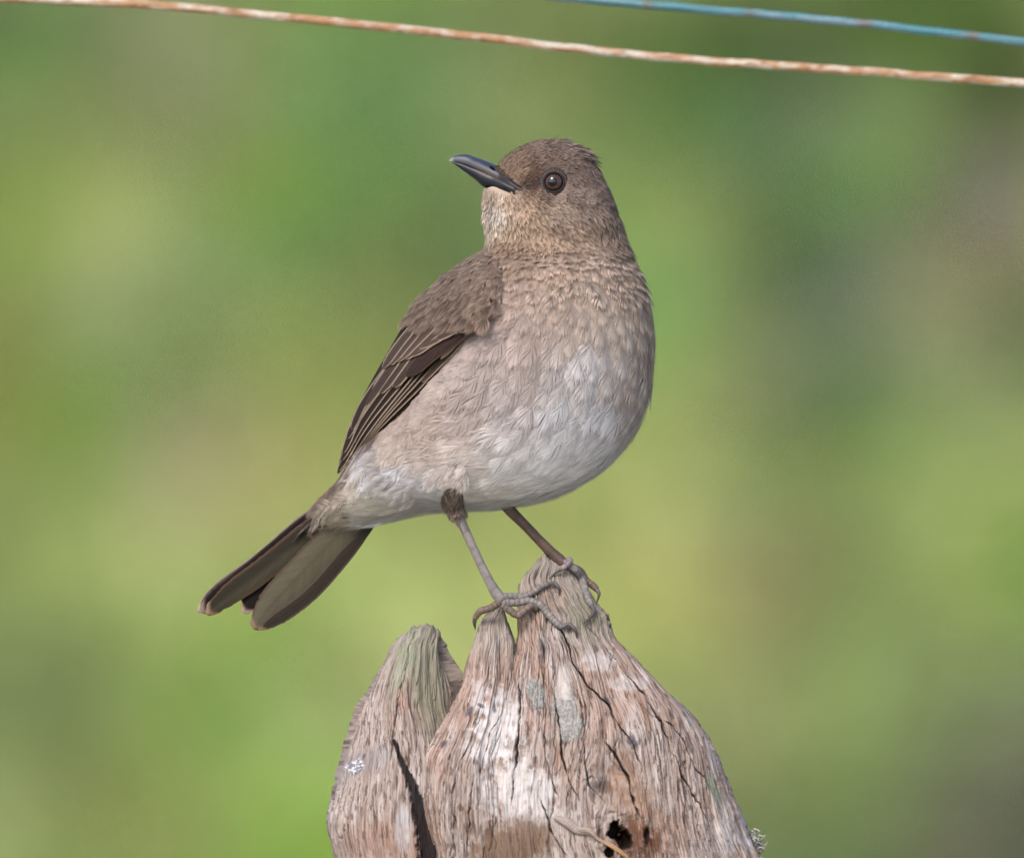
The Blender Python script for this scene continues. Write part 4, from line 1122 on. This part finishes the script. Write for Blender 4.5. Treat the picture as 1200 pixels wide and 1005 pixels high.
# soft flank feathers fluffed over the lower wing edge
def flank():
    r = np.random.default_rng(88)
    n = 330
    i = np.where(r.uniform(0, 1, n) < .2, r.uniform(.02, .30, n), r.uniform(.30, .93, n))
    R = np.stack([np.interp(i * 299, np.arange(300), WRs[:, 0]), np.interp(i * 299, np.arange(300), WRs[:, 1])], -1)
    off = r.uniform(6, 34, n)
    x = R[:, 0] + off * .75; z = R[:, 1] + off * .55
    y = sample(body_map, x, z) - 1.5
    P = np.stack([x, y, z], -1)
    gx = (sample(body_map, x + 3, z) - sample(body_map, x - 3, z)) / 6; gz = (sample(body_map, x, z + 3) - sample(body_map, x, z - 3)) / 6
    N = np.stack([gx, -np.ones(n), gz], -1); N /= np.linalg.norm(N, axis=1, keepdims=True)
    T = tangent(P, N, np.stack([np.full(n, -1.0), np.zeros(n), r.uniform(.25, 1.0, n)], -1))
    L = np.where(i < .3, r.uniform(12, 20, n), r.uniform(20, 34, n))
    c = body_col(P + np.array([[4, 0, 0]])) * np.where(i < .3, .92, 1.0)[:, None] * r.uniform(.95, 1.12, n)[:, None]
    k = np.full(n, .008)
    V, F, C = barb_feathers(P, T, N, L, L * .36, c, k, k, nb=21, lift0=1.0, lift1=.12, seed=66, edge=1.12, core=.95, root=.8, jag=.14, cup=.3)
    # white tuft hanging at the rear flank
    m = 34
    x = r.uniform(438, 488, m); z = np.interp(x, [438, 450, 480, 520], [535, 556, 576, 590]) + r.normal(0, 5, m)
    y = sample(body_map, x, z) - 5
    P = np.stack([x, y, z], -1)
    T = np.stack([np.full(m, -1.), np.full(m, -.05), r.uniform(.3, 1.1, m)], -1); T /= np.linalg.norm(T, axis=1, keepdims=True)
    N = np.tile(np.array([[0, -1., .2]]), (m, 1)); N = tangent(P, T, N)
    L = r.uniform(18, 28, m); k = np.full(m, .012)
    V2, F2, C2 = barb_feathers(P, T, N, L * .9, L * .24, lin((200, 193, 189)) * r.uniform(.9, 1.08, (m, 1)), k, k, nb=25, lift0=1.0, lift1=.05, seed=67, edge=1.05, core=.97, root=.9, jag=.16)
    m = 42
    x = r.uniform(506, 550, m); z = r.uniform(543, 559, m) + .008 * (x - 528) ** 2
    y = sample(body_map, x, z) - 4.5
    P = np.stack([x, y, z], -1)
    T = np.stack([r.uniform(-.8, -.3, m), np.full(m, .10), np.ones(m)], -1); T /= np.linalg.norm(T, axis=1, keepdims=True)
    N = tangent(np.tile(np.array([[0, -1., .1]]), (m, 1)), T, np.tile(np.array([[0, -1., .1]]), (m, 1)))
    L = r.uniform(14, 22, m); k = np.full(m, .014)
    V3, F3, C3 = barb_feathers(P, T, N, L, L * .34, body_col(P) * r.uniform(.82, 1.0, (m, 1)), k, k, nb=27, lift0=1.0, lift1=.0, seed=68, edge=1.03, core=.98, root=.97, jag=.3, bvar=.04, fvar=.02)
    o3 = len(V2); V2 = np.vstack([V2, V3]); F2 = [np.vstack([F2[q], F3[q] + o3]) for q in (0, 1)]; C2 = np.vstack([C2, C3])
    o = len(V)
    link('flank_plumage', mesh_data('flank_plumage', BW(np.vstack([V, V2])), [np.vstack([F[0], F2[0] + o]), np.vstack([F[1], F2[1] + o])], np.vstack([C, C2]), M_feather, False), bird, kind='stuff')
flank()

# ------------------------------------------------------------------ bill
def z3(x, y): return (520 + x / 12, 170 + y / 12)
def bill():
    xs = np.linspace(526.2, 614, 90)
    top = pchip([526, 530, 535, 540, 546, 557.5, 570, 583, 600, 614], [188.2, 184.3, 182.2, 181.2, 181.0, 184.4, 188.8, 194.4, 207, 219], xs)
    cut = pchip([526, 529, 540, 553, 566.7, 586.7, 603, 614], [188.8, 189.4, 192.0, 196.6, 202.2, 211.6, 219.5, 223.5], xs)
    hw = pchip([526, 532, 545, 560, 575, 590, 602, 614], [.6, 3.0, 6.6, 10.2, 14.5, 20.5, 27, 32], xs)
    onhead = -sample(body_map, xs, cut) + np.interp(xs, [586, 596, 612, 614], [0, 2.2, 2.2, .5])
    hw = np.maximum(hw, hw + (onhead - hw) * smooth(574, 592, xs))
    ns = 28
    def half(xs, top, cut, hw, up, pw):
        th = np.linspace(0, np.pi, ns)
        Y = -hw[:, None] * np.cos(th)[None]
        Zz = cut[:, None] + (top - cut)[:, None] * (np.sin(th)[None] ** pw)
        X = xs[:, None] + 0 * Y
        V = np.stack([X, Y, Zz], -1)
        # close underside
        V = np.concatenate([V, np.stack([X[:, ::-1][:, 1:-1], Y[:, ::-1][:, 1:-1] * .96, cut[:, None] - (top - cut)[:, None] * .02 + 0 * Y[:, 1:-1]], -1)], 1)
        return V
    V = half(xs, top, cut, hw, True, .85)
    m = V.shape[1]
    F = [grid_faces(len(xs), m, True), np.arange(m)[None], ((len(xs) - 1) * m + np.arange(m))[None, ::-1]]
    P = V.reshape(-1, 3)
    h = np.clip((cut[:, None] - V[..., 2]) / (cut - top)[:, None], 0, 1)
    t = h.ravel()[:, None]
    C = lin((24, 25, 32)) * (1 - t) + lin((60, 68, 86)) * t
    n = fbm(P[:, 0] / 6, P[:, 2] / 2.5, 7, 3)[:, None]
    C = C * (.7 + .6 * n)
    ee = smooth(.16, .02, h).ravel()[:, None] * smooth(548, 575, P[:, 0])[:, None]
    C = C * (1 - ee) + lin((120, 96, 74)) * ee
    tip = smooth(534, 527, P[:, 0])[:, None]; C = C * (1 - tip) + lin((150, 152, 160)) * tip
    bl = bpy.data.objects.new('bill', None); col.objects.link(bl); bl.parent = bird
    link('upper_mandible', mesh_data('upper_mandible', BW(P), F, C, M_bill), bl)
    xs2 = np.linspace(529.5, 603, 80)
    cut2 = np.interp(xs2, xs, cut) + .55
    bot = pchip([529.5, 537, 545, 557.5, 566, 576, 590, 603], [190.4, 196, 201.9, 211.5, 219.0, 222.0, 226.5, 232.0], xs2)
    hw2 = np.interp(xs2, xs, hw) * .93
    on2 = -sample(body_map, xs2, cut2 * .35 + bot * .65) + 3.0
    hw2 = np.maximum(hw2, hw2 + (on2 - hw2) * smooth(572, 590, xs2))
    V = half(xs2, bot, cut2, hw2, False, .55); m = V.shape[1]
    P = V.reshape(-1, 3)
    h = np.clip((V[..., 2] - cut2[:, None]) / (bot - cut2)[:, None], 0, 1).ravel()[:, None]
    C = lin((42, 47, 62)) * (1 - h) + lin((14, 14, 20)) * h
    C = C * (.75 + .5 * fbm(P[:, 0] / 6, P[:, 2] / 2.5, 8, 3)[:, None])
    e2 = smooth(.22, .05, h) * smooth(545, 560, P[:, 0])[:, None]; C = C * (1 - e2) + lin((84, 76, 72)) * e2
    F = [grid_faces(len(xs2), m, True)[:, ::-1], np.arange(m)[None, ::-1], ((len(xs2) - 1) * m + np.arange(m))[None]]
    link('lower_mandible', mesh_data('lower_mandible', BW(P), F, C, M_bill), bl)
    # nostril
    th = np.linspace(0, 2 * np.pi, 20, endpoint=False)
    ring = []
    for k, (rr, dd) in enumerate(((1.0, 0), (.6, .5), (0.05, 1.0))):
        ex, ez = 4.0 * rr * np.cos(th), 1.7 * rr * np.sin(th)
        a = .62
        X = 577 + ex * np.cos(a) - ez * np.sin(a); Zz = 197.2 + ex * np.sin(a) + ez * np.cos(a)
        cu = np.interp(X, xs, cut); tp = np.interp(X, xs, top); hh = np.interp(X, xs, hw)
        q = np.clip((cu - Zz) / (cu - tp), 0, .999) ** (1 / .85); Y = -hh * np.sqrt(1 - q * q) - .5
        ring.append(np.stack([X, Y - .15 * dd, Zz], -1))
    V = np.vstack(ring)
    link('nostril', mesh_data('nostril', BW(V), grid_faces(3, 20, True), np.tile(lin((12, 10, 12)), (60, 1)), M_skin), bl)
bill()

# ------------------------------------------------------------------ eye
def eye():
    y0 = float(sample(body_map, EYE[0], EYE[1]))
    c = np.array([EYE[0], y0 + 6.5, EYE[1]]); R = 12.8
    n, m = 60, 48
    ph = np.linspace(0, np.pi * .62, n); th = np.linspace(0, 2 * np.pi, m, endpoint=False)
    PH, TH = np.meshgrid(ph, th, indexing='ij')
    axis = np.array([-.13, -1, -.06]); axis /= np.linalg.norm(axis)
    a = np.cross(axis, [0, 0, 1.]); a /= np.linalg.norm(a); b = np.cross(axis, a)
    rr = R * np.sin(PH)
    V = c + axis * (np.cos(PH) * R)[..., None] + a * (rr * np.cos(TH))[..., None] + b * (rr * np.sin(TH))[..., None]
    rad = rr.ravel()[:, None]
    fib = vnoise(TH.ravel() * 14, PH.ravel() * 6, 3)[:, None]
    iris = lin((78, 56, 46)) * (.75 + .5 * fib)
    C = iris * smooth(5.6, 6.2, rad) + lin((6, 6, 8)) * (1 - smooth(5.6, 6.2, rad))
    k = smooth(10.0, 11.4, rad); C = C * (1 - k) + lin((18, 14, 14)) * k
    link('eye', mesh_data('eye', BW(V.reshape(-1, 3)), grid_faces(n, m, True), C, M_eye), bird)
    # lids: rings of small scales
    th = np.linspace(0, 2 * np.pi, 161)
    bump = lambda S_, T_, l: 1 + .22 * np.sin(S_ * 2 * np.pi * 31) + .5 * (vnoise(S_ * 40, T_, 3) - .5)
    def ring(rx, rz, dy, rad, name, c0):
        p = np.stack([EYE[0] + rx * np.cos(th), y0 + dy + .035 * (rx * np.cos(th)) ** 2 * .3, EYE[1] + rz * np.sin(th)], -1)
        V, F, s, t = tube(p, np.full(161, rad), 10, 320, mod=bump, caps=False)
        C = c0 * (.8 + .5 * vnoise(s * 60, t, 4))[:, None]
        return link(name, mesh_data(name, BW(V), F, C, M_leg), bird)
    ring(12.0, 11.6, -3.2, 1.1, 'eyelid', lin((46, 44, 46)))
    ring(13.9, 13.4, -1.6, 1.1, 'eye_ring', lin((96, 86, 82)))
    ring(15.6, 15.2, -.2, 1.2, 'eye_ring', lin((72, 58, 50)))
eye()

# ------------------------------------------------------------------ legs and feet
LEGC, LEGD, LEGH = lin((146, 138, 134)), lin((92, 74, 68)), lin((176, 160, 156))
def scute(period, amp):
    def f(S_, T_, l):
        q = l / period + .9 * (vnoise(l / period * .6, 0, 31) - .5)
        ph = q % 1.0
        k = .35 + 1.1 * vnoise(np.floor(q), np.floor(T_ * 1.2), 17)
        return 1 + amp * k * (smooth(0, .2, ph) * smooth(1, .75, ph) - .6) * (.3 + .7 * (np.cos(T_) > -.2)) + .06 * (vnoise(l / 3.0, T_ * 2.0, 3) - .5)
    return f
def leg_col(V, s, t, base=LEGC, l=None):
    n = fbm(V[:, 0] / 3, V[:, 2] / 3, 2, 3)[:, None]
    C = base * (.78 + .42 * n)
    return C
def part_tube(name, path, radii, parent, base=LEGC, period=5, amp=.12, n=None, mat=None, nseg=18):
    path = np.asarray(path, float)
    V, F, s, t = tube(path, radii, nseg, n or max(30, int(len(path) * 16)), mod=scute(period, amp) if amp else None)
    ln = np.linalg.norm(np.diff(path, axis=0), axis=1).sum()
    C = leg_col(V, s, t, base)
    if amp:
        q = s * ln / period; q = q + .9 * (vnoise(q * .6, 0, 31) - .5); ph = q % 1.0
        C = C * (.82 + .36 * vnoise(np.floor(q), np.floor(t * 1.2), 23))[:, None]
        g = (smooth(.12, 0, ph) + smooth(.9, 1, ph))[:, None]
        C = C * (1 - g * (.25 if amp < .05 else .55))
    return link(name, mesh_data(name, BW(V), F, C, mat or M_leg), parent)

def py_(x, z, off):                                      # on the front of the post
    return float(sample(post_map, x, z)) - off

near_leg = bpy.data.objects.new('leg', None); col.objects.link(near_leg); near_leg.parent = bird
far_leg = bpy.data.objects.new('leg', None); col.objects.link(far_leg); far_leg.parent = bird
yb = float(sample(body_map, 530, 575))
NY = -42.0
part_tube('shank', [(531,NY+14,560),(532,NY+6,590),(541,NY+2,612),(556,NY,645),(572,NY,678),(581,NY,694),(588,NY+1,703)], [8.0,7.0,5.7,5.1,5.4,6.5,6.8], near_leg, period=17, amp=.03, n=160)
def thigh(parent, pth, rad, cc, seed, n=420):
    r = np.random.default_rng(seed)
    V, F, s, t = tube(pth, rad, 20, 40)
    link('thigh', mesh_data('thigh', BW(V), F, np.tile(cc * .6, (len(V), 1)), M_skin), parent)
    k = r.integers(0, len(V) - 2, n); P = V[k]
    pr = spline(np.asarray(pth, float), 40); ctr = pr[np.minimum(k // 20, 39)]
    N = P - ctr; N /= np.linalg.norm(N, axis=1, keepdims=True) + 1e-9
    ax = np.asarray(pth[-1], float) - np.asarray(pth[0], float); ax /= np.linalg.norm(ax)
    T = tangent(P, N, np.tile(ax, (n, 1)) + r.normal(0, .16, (n, 3)))
    L = r.uniform(9, 15, n)
    c = cc * r.uniform(.6, 1.3, (n, 1))
    kk = np.full(n, .01)
    Vf, Ff, Cf = barb_feathers(P, T, N, L, L * .26, c, kk, kk * 8, nb=9, lift0=.3, lift1=.02, seed=seed, root=.6, jag=.15)
    link('thigh_plumage', mesh_data('thigh_plumage', BW(Vf), Ff, Cf, M_feather, False), parent, kind='stuff')
thigh(near_leg, [(534,float(sample(body_map, 530, 560)) + 20,558),(531,float(sample(body_map, 529, 574)) + 10,574),(531,NY+3,591),(538,NY+2,604)], [11,13.5,12,6.2], lin((150,134,122)), 3)
FY = -6.0
part_tube('shank', [(585,FY+2,584),(597,FY,597),(618,FY,618),(640,FY,641),(655,FY,655),(663,FY-2,662)], [6.2,6.6,5.8,6.0,6.6,6.0], far_leg, base=lin((104,84,74)), period=17, amp=.03, n=150)

def toe(parent, pts, radii, claw, clr, base=LEGC, fix=None):
    """pts: (x,z,height above the wood) ; claw: list the same, ending in the point"""
    path = [(x, py_(x, z, h) if not isinstance(h, tuple) else h[0], z) for x, z, h in pts]
    radii = [q * .78 for q in radii]; clr = [q * .82 for q in clr]
    part_tube('toe', path, radii, parent, base=base, period=5.2, amp=.13, n=len(path) * 26)
    cp = [path[-1]] + [(x, py_(x, z, h) if not isinstance(h, tuple) else h[0], z) for x, z, h in claw]
    V, F, s, t = tube(cp, clr, 12, 40)
    C = (lin((112,102,102)) * (1 - s[:, None] * .65)) * (.85 + .3 * vnoise(V[:, 0], V[:, 2], 5)[:, None])
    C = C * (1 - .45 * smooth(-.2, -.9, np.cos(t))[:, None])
    link('claw', mesh_data('claw', BW(V), F, C, M_claw), parent)
F_ = lambda v: (v,)
# near foot
toe(near_leg, [(586,705,F_(NY+1)),(575,712,F_(NY+2)),(563,716,F_(NY+6)),(557,723,F_(NY+10))], [6.2,5.6,5.2,4.4], [(556,729,F_(NY+13)),(557,737,F_(NY+18))], [3.6,2.8,.6], base=lin((130,112,100)))
toe(near_leg, [(586,700,F_(NY)),(600,698,F_(NY+2)),(612,699,F_(NY+4)),(624,694,6),(634,687,5),(642,684,4.5)], [6.5,5.2,5.4,4.6,4.9,3.8], [(649,683,6),(655,689,5),(655,698,1.5)], [3.0,2.6,2.0,.5])
toe(near_leg, [(588,705,F_(NY)),(604,706,F_(NY+1)),(620,704,F_(NY+4)),(634,709,5.5),(643,720,5.5),(654,731,4.5),(659,735,4)], [6.5,5.6,6.0,5.6,5.4,5.0,4.2], [(666,731,8),(674,738,6),(676,748,1.5)], [3.4,2.9,2.3,.5])
toe(near_leg, [(588,708,F_(NY)),(596,714,F_(NY-1)),(607,720,F_(NY-1)),(616,714,F_(NY-2)),(624,709,F_(NY)),(629,713,F_(NY+3))], [6.2,5.8,5.8,5.6,5.2,4.0], [(631,716,F_(NY+5)),(632,720,F_(NY+8))], [3.0,2.0,.6], base=lin((132,116,106)))
# far foot
toe(far_leg, [(662,660,F_(FY-3)),(668,656,F_(FY-8)),(665,661,F_(FY-14)),(657,667,F_(FY-18))], [5.6,4.8,4.6,3.2], [(650,672,4),(643,678,1)], [2.2,1.6,.5], base=lin((160,146,146)))
toe(far_leg, [(664,661,F_(FY-4)),(674,667,F_(FY-8)),(681,677,5),(685,689,5),(689,701,5),(693,709,4.5)], [6.2,5.6,5.4,5.8,5.2,4.4], [(696,715,7),(691,724,5),(683,731,1.5)], [3.6,3.0,2.2,.5])
toe(far_leg, [(668,664,F_(FY)),(680,668,F_(FY+6)),(688,680,F_(FY+8)),(695,686,F_(FY+4)),(699,690,F_(FY))], [5.2,4.6,4.6,5.4,4.2], [(702,696,F_(FY-3)),(699,707,F_(FY-4))], [3.4,2.4,.5], base=lin((120,100,92)))

# ------------------------------------------------------------------ small things on the post
def twig():
    pts = [(650,957),(664,963),(676,972),(690,974),(702,983),(716,990),(730,1000),(742,1012)]
    path = [(x, py_(x, z, 3.4), z) for x, z in pts]
    mod = lambda S_, T_, l: 1 + .35 * np.cos(2 * T_ + l / 9.0)
    V, F, s, t = tube(path, [3.6,4.4,3.4,4.2,2.6,2.2,1.8,1.2], 16, 160, mod=mod)
    n = fbm(t * 3, V[:, 0] / 12, 3, 3)[:, None]
    k = smooth(.3, .8, s)[:, None]
    C = (lin((184,168,156)) * (1 - k) + lin((186,146,108)) * k) * (.7 + .6 * n)
    link('dry_tendril', mesh_data('dry_tendril', W(V), F, C, M_lichen), label='twisted dry plant tendril lying across the front of the post', cat='twig')
twig()
def lichen_tuft():
    r = np.random.default_rng(5); Vs, Fs, Cs, o = [], [[], []], [], 0
    for i in range(70):
        x0, z0 = 883 + r.normal(0, 4), 992 + r.normal(0, 9); d = np.array([r.uniform(-.2, 1.2), r.uniform(-1, .3), r.uniform(-.9, .6)]); d /= np.linalg.norm(d)
        y0 = -10 + r.normal(0, 10); L = r.uniform(4, 10)
        p0 = np.array([x0, y0, z0]); p1 = p0 + d * L * .6; p2 = p0 + d * L + r.normal(0, 1.2, 3)
        V, F, s, t = tube([p0, p1, p2], [1.6, 1.2, .5], 6, 8)
        Vs.append(V); Fs[0].append(F[0] + o); Fs[1].append(np.vstack([F[1], F[2]]) + o); o += len(V)
        Cs.append(np.tile(lin((206,200,190)) * r.uniform(.5, 1.1), (len(V), 1)))
    me = mesh_data('lichen_tuft', W(np.vstack(Vs)), [np.vstack(Fs[0]), np.vstack(Fs[1])], np.vstack(Cs), M_lichen)
    link('lichen_tuft', me, label='small pale lichen tuft on the right edge of the post near the bottom', cat='lichen')
lichen_tuft()
